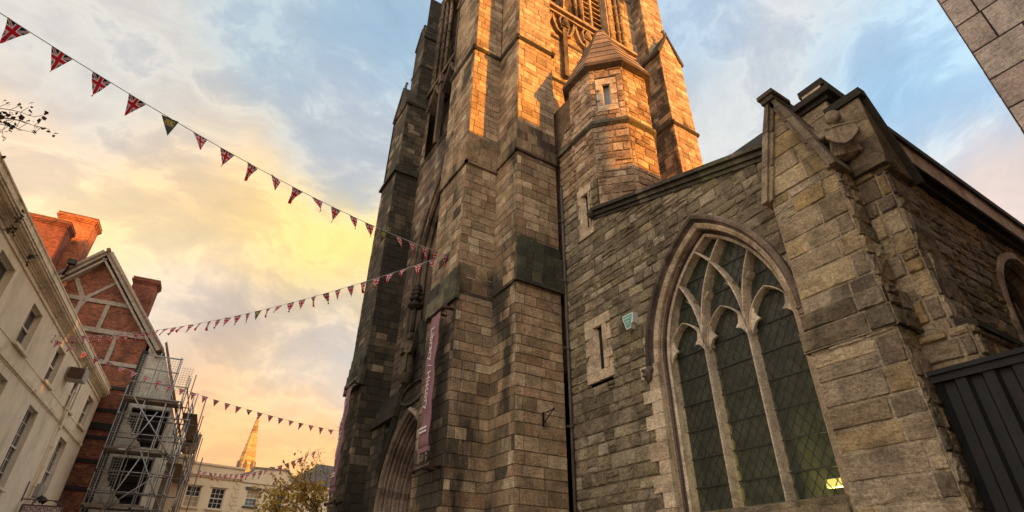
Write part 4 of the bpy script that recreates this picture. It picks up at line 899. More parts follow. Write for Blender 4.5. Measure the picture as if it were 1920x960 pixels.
# alarm box
ab = empty('alarm_box', (7.42, 7.4, 6.3), 'small green and white tapered alarm box on the rubble wall beside the church window', 'alarm box')
def onW(px): return px
yb_, zb_ = 7.42, 6.32
mb = MB(); o_ = [(-.155, .13), (.155, .13), (.14, -.02), (.07, -.17), (-.06, -.17), (-.075, -.02 - .05)]
fr = W(7.5); oc = [(yb_ + a, zb_ + z) for a, z in ((-.16, .15), (.16, .15), (.15, .05), (.07, -.17), (-.05, -.17), (-.07, -.08), (-.13, -.06))]
mb.prism(fr, oc, .0, .14); mb.build('box_case', 'boxwhite', ab)
mb = MB(); mb.prism(fr, [(yb_ + (a - .01) * .84 + .01, zb_ + z * .82) for a, z in ((-.15, .15), (.155, .15), (.145, .05), (.065, -.17), (-.045, -.17), (-.11, -.0))], .14, .146); mb.build('box_front', 'boxgreen', ab)
mb = MB(); mb.box(fr, yb_ - .09, yb_ + .12, zb_ + .055, zb_ + .085, .146, .149); mb.box(fr, yb_ - .04, yb_ + .08, zb_ - .02, zb_ + .005, .146, .149); mb.box(fr, yb_ - .03, yb_ + .06, zb_ - .07, zb_ - .055, .146, .149); mb.build('box_print', 'boxtext', ab)
ib = empty('iron_bracket', (6.7, 9.6, 4.75), 'small black iron bracket sticking out of the pale ashlar buttress low on the tower', 'bracket')
mb = MB(); mb.box(S(9.6), 6.70, 6.73, 4.55, 4.86, 0, .04); mb.tube((6.715, 9.58, 4.83), (6.78, 9.28, 4.86), .012, n=6); mb.tube((6.715, 9.58, 4.6), (6.78, 9.30, 4.86), .012, n=6); mb.ell((6.78, 9.27, 4.87), (.025, .025, .025), n=8); mb.build('bracket_arm', 'iron', ib)
# ================================================================ GATE AND THE STONE BUILDING ON THE RIGHT
gt = empty('alley_gate', (7.15, 1.6, 0), 'tall dark corrugated metal gate closing the alley beside the church buttress', 'gate')
mb = MB(); fr = W(7.15); y = .56
pts = []
while y < 2.60: pts += [(y, 0), (y + .10, 0), (y + .13, .045), (y + .23, .045)]; y += .26
pts = [p for p in pts if p[0] < 2.54] + [(2.56, 0)]
mb.loft([[fr.p(a, z, d) for a, d in pts] for z in (.05, 3.66)]); mb.build('gate_panel', 'gate', gt)
mb = MB(); mb.box(fr, .50, 2.57, 3.62, 3.70, -.06, .07); mb.box(fr, .50, 2.57, 3.70, 3.75, -.08, .10); mb.build('top_rail', 'gate', gt)
mb = MB(); mb.box(fr, .50, 2.66, .05, .15, -.03, .06); mb.build('bottom_rail', 'gate', gt)
for y in (2.52, 1.6, .54):
    mb = MB(); mb.box(fr, y - .04, y + .04, 0, 3.66, -.08, -.002); mb.build('gate_post', 'gate', gt)
mb = MB(); mb.box(fr, 1.93, 1.99, 2.62, 2.80, .045, .09); mb.box(fr, 1.76, 2.06, 2.68, 2.72, .09, .12); mb.build('bolt', 'iron', gt)
sb = empty('stone_building', (8, -6, 0), 'grey brown cut stone building whose corner leans into the top right of the view', 'building')
mb = MB(); ashlar(mb, W(4.8), rect(-7, .54), 0, 18.6, (.315, .335), (.28, .60), seed=301, relief=.004, joint=.006, soot=-.3); 
ashlar(mb, No(.54), rect(4.8, 11.0), 3.0, 14.2, (.315, .335), (.45, .95), seed=302, relief=.004, joint=.009, soot=-.3)
mb.box(W(4.83), -7, .50, 0, 14.85, -6.37, 0, (.5, .5, 0, 0)); mb.box(W(4.83), -7, .48, 14.85, 18.6, -4.95, 0, (.5, .5, 0, 0)); mb.box(W(4.8), -7, .54, 18.6, 18.9, -4.4, .15, (.4, .5, 0, 0))
mb.build('wall', 'grey', sb)
for z in (4.2, 8.2):
    for y in (-1.6, -4.2):
        mb = MB(); mb.box(W(4.8), y - .6, y + .6, z, z + 1.9, -.05, .02); mb.build('window', 'glass', sb)
mb = MB(); ashlar(mb, No(.5), rect(11.1, 22), 0, 12.0, (.315, .335), (.45, .95), seed=304, relief=.004, joint=.009); mb.box(W(10.9), -7, .46, 0, 12.1, -14, 0); mb.build('added_low_wing', 'grey', sb)  # unseen wing added, kept low so the sun reaches the turret
ob = empty('added_shade_block', (4, -24, 0), 'unseen tall red brick block added behind the viewer to shade the cream house', 'building')  # out of view; added to keep the sun off the cream facade
mb = MB(); mb.box(No(-18), -10, 15.5, 0, 25.5, -10, 0); mb.build('wall', 'brick', ob); mb = MB(); mb.prism(No(-18), [(-10.3, 25.5), (15.8, 25.5), (11, 28), (-7, 28)], -9.8, .2); mb.build('roof', 'slate', ob)
for x in range(-8, 14, 3):
    for z in (5, 9, 13, 17, 21): mb = MB(); mb.box(No(-18), x, x + 1.1, z, z + 1.9, 0, .03); mb.build('window', 'glass', ob)
te = empty('added_shade_terrace', (32, 28, 0), 'unseen red brick terrace added behind the church nave to shade the far houses', 'building')  # out of view; added to keep the sun off the far stucco houses
mb = MB(); mb.box(S(23), 11, 44, 0, 19, -10, 0); mb.build('wall', 'brick', te); mb = MB(); mb.prism(Fr((0, 0, 0), (0, 1, 0), (1, 0, 0)), [(22.7, 19), (33.3, 19), (28, 22)], 10.7, 44.3); mb.build('roof', 'slate', te)
# ================================================================ LEFT SIDE OF THE SQUARE
TH = R(6.26); LV = Vector((math.sin(TH), math.cos(TH), 0)); LU = Vector((math.cos(TH), -math.sin(TH), 0)); O0 = Vector((0, 0, 0))
def FU(u): return Fr(LU * u, LV, LU)        # faces east (+u), s = v
def FV(v): return Fr(LV * v, LU, -LV)       # faces the camera (-v), s = u
def Lp(u, v, z=0): return LU * u + LV * v + Z * z
def wall_holes(mb, fr, s0, s1, z0, z1, holes, rev=.28, tn=(.5, .5, 0, 0)):
    ss = sorted({s0, s1} | {h[0] for h in holes} | {h[1] for h in holes}); zz = sorted({z0, z1} | {h[2] for h in holes} | {h[3] for h in holes})
    for a, b in zip(ss, ss[1:]):
        for c, d in zip(zz, zz[1:]):
            m_ = ((a + b) / 2, (c + d) / 2)
            if any(h[0] < m_[0] < h[1] and h[2] < m_[1] < h[3] for h in holes): continue
            q = [fr.p(a, c), fr.p(b, c), fr.p(b, d), fr.p(a, d)]; mb.quad(*(q[::-1] if fr.flip else q), tone=tn)
    for a, b, c, d in holes:
        for (p, q) in (((a, c), (b, c)), ((b, c), (b, d)), ((b, d), (a, d)), ((a, d), (a, c))):
            mb.quad(fr.p(*p), fr.p(*q), fr.p(q[0], q[1], -rev), fr.p(p[0], p[1], -rev), tone=tn)
def sash(fr, a, b, z0, z1, parent, cols=3, rows=4, back=.24, sill=True, glass='glass', frame='whitepaint', lintel=None, split=.5, sillm='creamtrim', blind=None):
    mb = MB(); t = .07
    mb.box(fr, a, a + t, z0, z1, -back - .05, -back + .05); mb.box(fr, b - t, b, z0, z1, -back - .05, -back + .05); mb.box(fr, a + t, b - t, z0, z0 + t, -back - .05, -back + .05); mb.box(fr, a + t, b - t, z1 - t, z1, -back - .05, -back + .05)
    zm = z0 + (z1 - z0) * split; mb.box(fr, a + t, b - t, zm - .03, zm + .03, -back - .04, -back + .07)
    w_ = mb.build('window', frame, parent)
    mb = MB()
    for k in range(1, cols): x = a + t + (b - a - 2 * t) * k / cols; mb.box(fr, x - .013, x + .013, z0 + t, z1 - t, -back - .02, -back + .02)
    for k in range(1, rows):
        z = z0 + t + (z1 - z0 - 2 * t) * k / rows
        if abs(z - zm) > .06: mb.box(fr, a + t, b - t, z - .013, z + .013, -back - .02, -back + .02)
    mb.build('glazing_bar', frame, w_)
    mb = MB(); mb.box(fr, a + t, b - t, z0 + t, zm - .03, -back - .012, -back - .004); mb.build('glass_pane', glass, w_)
    mb = MB(); mb.box(fr, a + t, b - t, zm + .03, z1 - t, -back - .012, -back - .004); mb.build('glass_pane', blind or glass, w_)
    if sill: mb = MB(); mb.box(fr, a - .12, b + .12, z0 - .12, z0, -back, .14); mb.build('sill', sillm, w_)
    return w_
ch2 = empty('cream_house', tuple(Lp(-12, 30)), 'long cream rendered town house with moulded cornice and sash windows on the left', 'house')
ups = [(13.5, 15.2), (17.6, 19.3), (22.0, 23.7), (26.6, 28.1), (31.7, 33.1), (36.6, 38.1), (40.5, 42.2)]
los = [(14.5, 16.2), (20.9, 22.5), (26.2, 27.9), (31.5, 33.1), (38.3, 40.1)]
fr = FU(-9)
holes = [(a, b, 9.72, 11.42) for a, b in ups] + [(a, b, 5.15, 8.5) for a, b in los]
mb = MB(); wall_holes(mb, fr, 6, 43.3, 0, 11.75, holes); mb.box(fr, 6, 43.3, 0, 12.5, -5.0, -.6)
mb.box(FV(43.4), -14.8, -9.0, 0, 12.5, -.1, 0); mb.build('wall', 'cream', ch2)
for a, b in ups: sash(fr, a, b, 9.72, 11.42, ch2, 2, 2)
for a, b in los: sash(fr, a, b, 5.15, 8.5, ch2, 3, 6)
mb = MB()
for z0, z1, d in ((8.92, 9.08, .08), (8.86, 8.92, .03), (9.60, 9.62, 0.02)): mb.box(fr, 6, 43.32, z0, z1, -.1, d)
mb.build('string_course', 'creamtrim', ch2)
mb = MB()
mb.box(fr, 6, 43.34, 11.75, 11.83, -.3, .06)
for z0, z1, d in ((11.83, 11.98, .005), (11.98, 12.04, .07), (12.04, 12.10, .12), (12.10, 12.15, .20), (12.15, 12.22, .32), (12.22, 12.30, .38), (12.30, 12.35, .42), (12.35, 12.66, .32), (12.66, 12.71, .36)): mb.box(fr, 6, 43.34 + d * .2, z0, z1, -.8, d)
mb.build('cornice', 'creamtrim', ch2)
mb = MB(); mb.prism(Fr(O0, LU, LV), [(-14.8, 12.5), (-9.4, 12.5), (-12, 14.2)], 6, 43.2); mb.build('roof', 'slate', ch2)
mb = MB()
mb.tube(Lp(-8.86, 36.9, .5), Lp(-8.86, 36.9, 12.2), .06, n=8)
for z in [1 + k * .95 for k in range(12)]: mb.tube(Lp(-8.86, 36.9, z), Lp(-8.86, 36.9, z + .09), .085, n=8)
mb.tube(Lp(-8.84, 36.4, 8.7), Lp(-8.84, 36.4, 10.6), .04, n=8); mb.build('drainpipe', 'creamtrim', ch2)
# chimneys
def chimney(name, u0, u1, v0, v1, z0, z1, mat, label=None, parent=None):
    mb = MB(); fr = FV(v0); D = v1 - v0
    mb.box(fr, u0, u1, z0, z1 - .45, -D, 0); 
    for k, d in enumerate((.05, .10, .15)): mb.box(fr, u0 - d, u1 + d, z1 - .45 + k * .1, z1 - .35 + k * .1 - .002, -D - d, d)
    mb.box(fr, u0 - .1, u1 + .1, z1 - .15, z1 - .03, -D - .1, .1); o = mb.build(name, mat, parent)
    mb = MB(); mb.box(fr, u0 - .12, u1 + .12, z1 - .03, z1 + .05, -D - .12, .12); mb.build('chimney_cap', 'tile', o)
    return o
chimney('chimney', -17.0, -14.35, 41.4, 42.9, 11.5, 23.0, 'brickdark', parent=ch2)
# gabled brick house
gb = empty('gabled_brick_house', tuple(Lp(-12, 46)), 'red brick house with a timber framed gable and oak bargeboards behind the cream house', 'house')
fr = FV(43.8); AU = -12.05; EL, ER = -17.4, -7.66
zg = lambda u: 22.0 - abs(u - AU) * 1.20
mb = MB(); P_ = [(EL, 0), (ER, 0), (ER, zg(ER)), (AU, 22.0), (EL, zg(EL))]
mb.prism(fr, P_, -14, 0); mb.build('wall', 'brick', gb)
def beam(mb, a, b, w_, d0=-.05, d1=.09, fr=fr):
    a = Vector(a); b = Vector(b); t = (b - a).normalized(); n_ = Vector((-t.y, t.x)) * w_ / 2
    mb.prism(fr, [tuple(a - n_), tuple(b - n_), tuple(b + n_), tuple(a + n_)], d0, d1)
mb = MB()
beam(mb, (-15.1, 18.62), (-8.9, 18.62), .30); beam(mb, (-15.1, 16.5), (-7.75, 16.55), .34, d1=.12); beam(mb, (-15.1, 14.45), (-7.7, 14.42), .26)
beam(mb, (-10.80, 18.5), (-10.83, 16.6), .26, d1=.06); beam(mb, (-9.58, 16.4), (-9.6, 14.5), .26, d1=.06); beam(mb, (-12.4, 18.5), (-12.4, 16.6), .26, d1=.06)
beam(mb, (-12.25, 18.7), (-10.7, 20.45), .22, d1=.06); beam(mb, (-13.35, 20.2), (-12.35, 18.6), .28, d1=.06); beam(mb, (-12.2, 18.5), (-12.9, 16.7), .24, d1=.05)
mb.build('timber_frame', 'timber', gb)
mb = MB()
for z, w_ in ((12.82, .20), (11.35, .20), (10.32, .42), (9.62, .22), (8.2, .22), (6.6, .22)): beam(mb, (-15, z), (ER, z), w_, d1=.10)
mb.box(fr, ER - .10, ER + .24, 0, 15.6, -.1, .16); mb.build('black_timber', 'blacktimber', gb)
mb = MB()
for sg in (-1, 1):
    e = (AU + sg * 5.35, 22.0 - 5.35 * 1.2 + .12); ap = (AU, 22.12)
    beam(mb, (e[0], e[1]), (ap[0] + sg * .12, ap[1] + .08), .46, .02, .62); beam(mb, (e[0] - sg * .15, e[1] - .42), (ap[0] - sg * .1, ap[1] - .38), .14, .02, .50)
mb.build('bargeboard', 'timber', gb)
mb = MB(); 
for sg in (-1, 1): mb.prism(Fr(O0, LU, LV), [(AU, 22.35), (AU + sg * 5.7, 22.35 - 5.7 * 1.2), (AU + sg * 5.7, 22.2 - 5.7 * 1.2), (AU, 22.2)], 43.1, 58)
mb.tube(Lp(AU, 43.1, 22.4), Lp(AU, 58, 22.4), .14, n=8); mb.build('roof', 'tile', gb)
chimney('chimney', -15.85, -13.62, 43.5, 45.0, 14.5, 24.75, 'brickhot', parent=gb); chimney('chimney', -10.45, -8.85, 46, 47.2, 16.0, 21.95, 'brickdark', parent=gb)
fl = empty('floodlight', tuple(Lp(-13.6, 42.9, 20.4)), 'black floodlight on an arm fixed to the left slope of the oak bargeboard', 'floodlight')
mb = MB(); mb.tube(Lp(-13.95, 43.3, 19.75), Lp(-13.62, 42.7, 20.6), .07, n=8); mb.tube(Lp(-14.3, 43.3, 19.7), Lp(-13.7, 43.2, 19.9), .05, n=6); mb.build('lamp_arm', 'iron', fl)
mb = MB(); mb.box(FV(42.7), -13.8, -13.35, 20.5, 20.85, -.15, .2); mb.build('lamp_head', 'iron', fl)
# white rendered bay under repair
wr = empty('rendered_house', tuple(Lp(-6.5, 46)), 'stained white rendered house front, broken open between floors, wrapped in scaffolding', 'house')
P_ = [(ER + .2, 0), (-4.9, 0), (-4.75, 11.2), (-5.7, 14.2), (-6.55, 16.1), (ER + .2, 17.3)]
mb = MB(); holes = [(-7.15, -4.95, 9.3, 11.75), (-7.2, -4.95, 5.9, 8.6), (-7.2, -4.95, 2.4, 5.35)]
wall_holes(mb, fr, ER + .2, -4.85, 0, 12.2, holes, rev=.5); mb.prism(fr, [(ER + .2, 12.2), (-4.95, 12.2), (-5.75, 14.2), (-6.55, 15.9), (ER + .2, 17.0)], -.3, 0); mb.box(FU(-4.85), 43.8, 58, 0, 12, -.1, 0); mb.build('wall', 'render', wr)
rr = random.Random(17)
for (a, b, z0, z1) in holes:
    mb = MB()      # ragged broken plaster edges
    u_ = a
    while u_ < a + 1.15: h = (a + 1.15 - u_) * rr.uniform(.7, 1.1) * 1.2; mb.box(fr, u_, u_ + .10, z0, z0 + h + .1, -.3, .02 + rr.uniform(0, .1)); u_ += .098
    mb.build('broken_plaster', 'render', wr)
mb = MB(); mb.box(FV(44.6), ER, -4.9, 0, 12, -.1, 0)  # black sheet stands in for the unlit interior behind the openings
for h in holes:
    for k in range(3): z = h[2] + (h[3] - h[2]) * (k + .5) / 3; mb.box(FV(44.4), ER, -5, z, z + .10, -.1, 0)
mb.build('laths_and_dark_sheet', 'blacktimber', wr)
mb = MB(); mb.prism(Fr(O0, LU, LV), [(-5.7, 14.15), (-6.6, 16.3), (-6.5, 16.45), (-4.55, 12.0), (-4.7, 11.9)], 43.5, 58); mb.build('roof', 'tile', wr)
# ---------------------------------------------------------------- scaffolding
sf = empty('scaffolding', tuple(Lp(-5, 42.5)), 'tall tube scaffolding with board platforms wrapped round the white house', 'scaffolding')
def pole(nm, a, b, r=.037, mat='steel'): mb = MB(); mb.tube(a, b, r, n=6); return mb.build(nm, mat, sf)
rr = random.Random(21)
us = [-7.5, -6.3, -5.1, -4.3, -3.6]
vs = [42.1, 43.3]
tops = {-7.5: 12.6, -6.3: 14.9, -5.1: 15.3, -4.3: 14.3, -3.6: 12.9}
for u_ in us:
    for v_ in vs: pole('standard', Lp(u_, v_, 0), Lp(u_ + rr.uniform(-.05, .05), v_, tops[u_] + rr.uniform(-.5, .4)))
for k, v_ in enumerate((45.2, 47.4, 49.6, 52, 54.5)):
    for u_, dz in ((-4.2, 0), (-3.1, -1.0)): pole('standard', Lp(u_, v_, 0), Lp(u_, v_, 14.2 - k * .35 + dz + rr.uniform(-.9, .9)), mat='steeldark')
pole('standard', Lp(-2.75, 43.2, 0), Lp(-2.65, 43.3, 10.2), mat='steeldark'); pole('standard', Lp(-2.3, 45, 0), Lp(-2.2, 45, 9.2), mat='steeldark')
zs = [2.2, 3.4, 5.5, 6.4, 7.5, 8.75, 9.7, 10.9, 12.0, 13.0, 13.9, 14.8]
for z in zs:
    x0 = -7.5 if z < 13.2 else -7.0; x1 = -3.4 if z < 11.5 else (-4.2 if z < 13.6 else -4.95)
    pole('ledger', Lp(x0, 42.05, z + rr.uniform(-.04, .04)), Lp(x1, 42.05, z + rr.uniform(-.06, .06)))
    if z < 12.5: pole('ledger', Lp(x0, 43.35, z), Lp(x1 + .4, 43.35, z), mat='steeldark')
for z in (3.4, 5.6, 8.8, 10.2, 11.9, 13.0): 
    pole('ledger', Lp(-4.2, 42.0, z), Lp(-4.2, 55, z), mat='steeldark'); 
    if z < 11: pole('ledger', Lp(-3.1, 42.6, z), Lp(-3.1, 55, z), mat='steeldark')
for u_ in us:
    for z in (5.6, 8.85, 12.0): pole('transom', Lp(u_, 41.8, z), Lp(u_, 43.7, z))
for v_ in (45.2, 47.4, 49.6, 52):
    for z in (5.7, 8.9): pole('transom', Lp(-4.6, v_, z), Lp(-2.8, v_, z))
for a, b in (((-7.0, 41.95, 12.0), (-3.7, 41.95, 8.3)), ((-7.4, 41.95, 4.4), (-3.9, 41.95, 7.8)), ((-5.4, 42.0, 8.6), (-6.8, 42.0, 4.3)), ((-4.3, 42.0, 12.6), (-4.2, 47, 9.0)), ((-4.2, 47, 12.6), (-4.2, 52, 9.0)), ((-3.2, 43, 9.4), (-3.2, 48, 5.9)), ((-4.2, 44, 8.8), (-4.2, 49, 12.6)), ((-3.6, 42, 5.6), (-5.6, 42, 8.8)), ((-6.4, 41.95, 8.6), (-5.4, 41.95, 11.2)), ((-3.1, 44, 5.9), (-3.1, 49.6, 9.3)), ((-4.2, 49, 5.8), (-4.2, 54.5, 9.3))):
    pole('brace', Lp(*a), Lp(*b), .042)
for z in (5.45, 8.65, 11.85):
    for k in range(4):
        mb = MB(); v_ = 42.15 + k * .27; mb.box(FV(v_), -7.65 + rr.uniform(-.1, .1), -4.2 + rr.uniform(-.3, .1), z, z + .045, -.245, 0); mb.build('platform_board', 'board', sf)
    mb = MB(); mb.box(FV(42.1), -7.6, -4.4, z + .05, z + .25, -.03, 0); mb.build('toe_board', 'board', sf)
    mb = MB(); mb.box(FU(-4.1), 43, 54, z - .3, z - .25, -.0, .9); mb.build('platform_board', 'board', sf)
for (a, b, z0, z1, fr_) in ((-7.3, -5.1, 12.2, 14.8, FV(42.0)), (-7.4, -6.0, 8.9, 11.0, FV(42.0)), (-7.4, -6.2, 3.0, 5.2, FV(42.0)), (-5.0, -4.2, 12.9, 14.8, FV(43.4)), (-7.4, -6.4, 6.0, 8.4, FV(42.02))):
    mb = MB(); s = a
    while s < b: mb.box(fr_, s, s + .018, z0, z1, 0, .012); s += .16
    z = z0
    while z < z1: mb.box(fr_, a, b, z, z + .018, .013, .022); z += .16
    mb.build('debris_netting', 'net', sf)
for _ in range(26):
    u_ = rr.choice(us); z = rr.choice(zs[:10]); mb = MB(); mb.ell(Lp(u_, 42.03, z), (.09, .09, .09), n=6)
    mb.build('coupler', 'steel', sf)
lg = empty('safety_light', tuple(Lp(-6.6, 41.9, 8.9)), 'short white strip light on the middle scaffold platform', 'light'); mb = MB(); mb.box(FV(41.98), -6.75, -6.35, 8.72, 8.78, 0, .06); mb.build('light_tube', 'whitepaint', lg)
# lamps and sign on the cream house
f1_ = empty('wall_floodlight', tuple(Lp(-8.6, 34.9, 10.9)), 'boxy brown and grey floodlight beside the drainpipe high on the cream house', 'floodlight')
mb = MB(); i = mb.pts([fr_p for fr_p in [Lp(-8.95 + a, 34.4 + b, 10.62 + c) for a in (0, .75) for b in (0, .8) for c in (0, .62)]])
mb.face((i, i + 1, i + 3, i + 2)); mb.face((i + 4, i + 6, i + 7, i + 5)); mb.face((i, i + 2, i + 6, i + 4)); mb.face((i + 1, i + 5, i + 7, i + 3)); mb.face((i, i + 4, i + 5, i + 1)); mb.face((i + 2, i + 3, i + 7, i + 6)); mb.build('lamp_housing', 'lampgrey', f1_)
mb = MB(); mb.box(FV(34.4), -8.9, -8.25, 10.66, 11.2, 0, .04); mb.build('lamp_front', 'rail', f1_)
f2_ = empty('camera_bracket', tuple(Lp(-8.6, 36.9, 5.4)), 'grey box with two black spotlights on the cream house just above the hanging sign', 'light fitting')
mb = MB(); mb.box(FU(-9), 37.2, 38.0, 5.35, 5.95, 0, .35); mb.build('junction_box', 'lampgrey', f2_)
for v_ in (37.2, 37.8): mb = MB(); mb.tube(Lp(-8.55, v_, 5.35), Lp(-8.35, v_ + .05, 5.15), .13, .15, n=10); mb.build('spotlight', 'iron', f2_)
sg_ = empty('hanging_sign', tuple(Lp(-8.2, 36.6, 4.9)), 'cream and dark red bookshop sign hanging from an iron arm at the bottom left', 'sign')
mb = MB(); mb.box(FV(36.3), -8.85, -7.25, 4.30, 4.86, -.05, .0); mb.build('sign_board', 'signpaint', sg_)
mb = MB()
for q in ((-8.9, -7.2, 4.84, 4.90), (-8.9, -7.2, 4.26, 4.32), (-8.9, -8.84, 4.3, 4.86), (-7.26, -7.2, 4.3, 4.86)): mb.box(FV(36.3), *q, -.06, .03)
mb.tube(Lp(-9, 36.32, 5.12), Lp(-7.1, 36.32, 5.12), .025, n=6); mb.tube(Lp(-8.5, 36.32, 5.12), Lp(-8.5, 36.32, 4.9), .02, n=6); mb.tube(Lp(-7.7, 36.32, 5.12), Lp(-7.25, 36.32, 4.9), .03, n=6); mb.tube(Lp(-7.1, 36.32, 5.12), Lp(-7.25, 36.32, 4.9), .02, n=6)
mb.tube(Lp(-8.95, 36.2, 5.9), Lp(-8.95, 36.2, 5.0), .03, n=6); mb.build('sign_frame', 'signtext', sg_)
text_mb('BOOKSHOP', .30, LU, Z, -LV, Lp(-8.05, 36.29, 4.68), 'signtext', 'sign_lettering', sg_)
# ================================================================ FAR SIDE OF THE SQUARE
FW = Vector((0.98386432, 0.17891619, 0)).normalized(); FN = Vector((0.17891619, -0.98386432, 0)).normalized()
def FF(d): return Fr(-FN * d, FW, FN)
fr = FF(52)
# w coordinate runs along FW
fb = empty('cream_stucco_house', tuple(-FN * 54 + FW * 12), 'cream stucco house with quoins and pedimented windows at the far end, left of the spire', 'house')
wins = [(6.6, 7.7), (9.4, 10.5), (12.25, 13.35), (14.1, 15.2)]
mb = MB(); wall_holes(mb, fr, 4, 16.25, 0, 9.2, [(a, b, 6.95, 8.5) for a, b in wins] + [(a, b, 3.2, 5.4) for a, b in wins], .2); mb.box(fr, 4, 16.25, 0, 9.9, -9, -.4); mb.box(fr, 4, 16.25, 9.2, 9.95, -.4, 0); mb.build('wall', 'farcream', fb)
for a, b in wins:
    w_ = sash(fr, a, b, 6.95, 8.5, fb, 3, 4, .16, sillm='fartrim', glass='glass' if a != 12.25 else 'warmglass', blind='glass'); mb = MB(); c = (a + b) / 2
    mb.prism(fr, [(a - .15, 8.54), (b + .15, 8.54), (b + .12, 8.75), (c + .22, 8.95), (c + .12, 8.95), (c + .12, 9.06), (c - .12, 9.06), (c - .12, 8.95), (c - .22, 8.95), (a - .12, 8.75)], -.02, .09); mb.build('window_head', 'fartrim', w_)
    sash(fr, a, b, 3.2, 5.4, fb, 3, 4, .16, sillm='fartrim')
mb = MB(); mb.box(fr, 3.9, 16.3, 9.2, 9.32, -.1, .12); mb.box(fr, 3.9, 16.35, 9.32, 9.42, -.1, .22); mb.box(fr, 3.9, 16.35, 10.12, 10.26, -.5, .16); mb.box(fr, 3.9, 16.3, 9.42, 10.12, -.4, .05); mb.build('parapet_cornice', 'fartrim', fb)
mb = MB(); z = .2; k = 0
while z < 9.1: mb.box(fr, 15.75 if k % 2 else 15.95, 16.25, z, z + .26, -.02, .05); z += .31; k += 1
mb.build('quoin', 'fartrim', fb)
fc = empty('stepped_parapet_house', tuple(-FN * 54 + FW * 18), 'pale house with a stepped curved parapet and dark window heads behind the gold leaved tree', 'house')
mb = MB(); wn_ = [(16.9, 17.9), (19.15, 20.15)]
wall_holes(mb, fr, 16.26, 21.3, 0, 9.2, [(a, b, 7.38, 8.62) for a, b in wn_] + [(a, b, 3.2, 5.4) for a, b in wn_], .2)
mb.prism(fr, [(16.26, 9.2), (21.3, 9.2), (21.3, 9.55), (20.6, 9.62), (20.35, 9.8), (20.3, 10.2), (20.05, 10.3), (20.0, 10.55), (17.0, 10.40), (16.95, 10.15), (16.6, 10.0), (16.26, 9.8)], -.4, 0); mb.box(fr, 16.26, 21.3, 0, 9.2, -8, -.4); mb.build('wall', 'farcream', fc)
mb = MB()
for a, b in (((20.0, 10.58), (17.0, 10.43)), ((17.0, 10.43), (16.95, 10.15)), ((16.95, 10.15), (16.26, 9.82)), ((20.35, 9.8), (20.3, 10.25)), ((20.35, 9.8), (21.3, 9.5)), ((20.3, 10.25), (20.0, 10.58))): beam(mb, a, b, .12, -.45, .10, fr)
mb.box(fr, 16.26, 21.3, 9.13, 9.2, -.05, .05); mb.box(fr, 18.4, 18.75, 10.45, 10.68, -.4, .05); mb.build('parapet_coping', 'timber', fc)
for a, b in wn_:
    w_ = sash(fr, a, b, 7.38, 8.62, fc, 3, 4, .14, sillm='slate', glass='skyglass' if a < 18 else 'glass', blind='warmglass' if a < 18 else None); mb = MB(); c = (a + b) / 2
    mb.prism(fr, [(a - .12, 8.64), (b + .12, 8.64), (b + .2, 8.86), (c + .13, 8.86), (c + .11, 8.95), (c - .11, 8.95), (c - .13, 8.86), (a - .2, 8.86)], -.02, .08); mb.build('window_head', 'slate', w_)
    sash(fr, a, b, 3.2, 5.4, fc, 3, 4, .16)
fd = empty('hipped_roof_house', tuple(-FN * 54 + FW * 24), 'low cream house with a dark hipped slate roof half hidden by the tree and tower', 'house')
mb = MB(); wall_holes(mb, fr, 21.35, 30, 0, 9.35, [(22.6, 23.6, 7.0, 8.5), (25.4, 26.4, 7, 8.5)], .2); mb.box(fr, 21.35, 30, 0, 9.3, -8, -.4); mb.box(fr, 21.3, 30, 9.35, 9.55, -.1, .25); mb.build('wall', 'farcream', fd)
sash(fr, 22.6, 23.6, 7.0, 8.5, fd, 3, 4, .16); sash(fr, 25.4, 26.4, 7.0, 8.5, fd, 3, 4, .16)
mb = MB(); a = [fr.p(21.2, 9.55, .3), fr.p(30.2, 9.55, .3), fr.p(30.2, 9.55, -8.3), fr.p(21.2, 9.55, -8.3), fr.p(24.2, 12.1, -3.2), fr.p(27.4, 12.1, -3.2)]; i = mb.pts(a)
for f in ((0, 1, 5, 4), (1, 2, 5), (2, 3, 4, 5), (3, 0, 4)): mb.face(tuple(i + k for k in f))
mb.build('roof', 'slate', fd)
st = empty('urn_finial', tuple(Lp(-2.6, 52)), 'weathered brown stone urn statue on a pier, just right of the scaffolding', 'finial')
pc = Vector((3.05, 51.0, 0)); pc = -FN * 51.2 + FW * 11.35
mb = MB(); mb.lathe(pc, [(.7, 0), (.7, 10.2), (.82, 10.25), (.82, 10.45), (.6, 10.5)], 4, rot=R(45), smooth=False); mb.build('pier', 'farcream', st)
mb = MB(); mb.lathe(pc, [(.25, 10.5), (.55, 10.8), (.62, 11.25), (.40, 11.6), (.20, 11.75)], 10); mb.ell(pc + Vector((.28, 0, 11.8)), (.26, .22, .34)); mb.ell(pc + Vector((.5, -.05, 12.1)), (.2, .14, .14)); mb.ell(pc + Vector((-.2, 0, 11.3)), (.4, .3, .45)); u_ = mb.build('urn', 'carved', st); melt(u_, .05, 3)
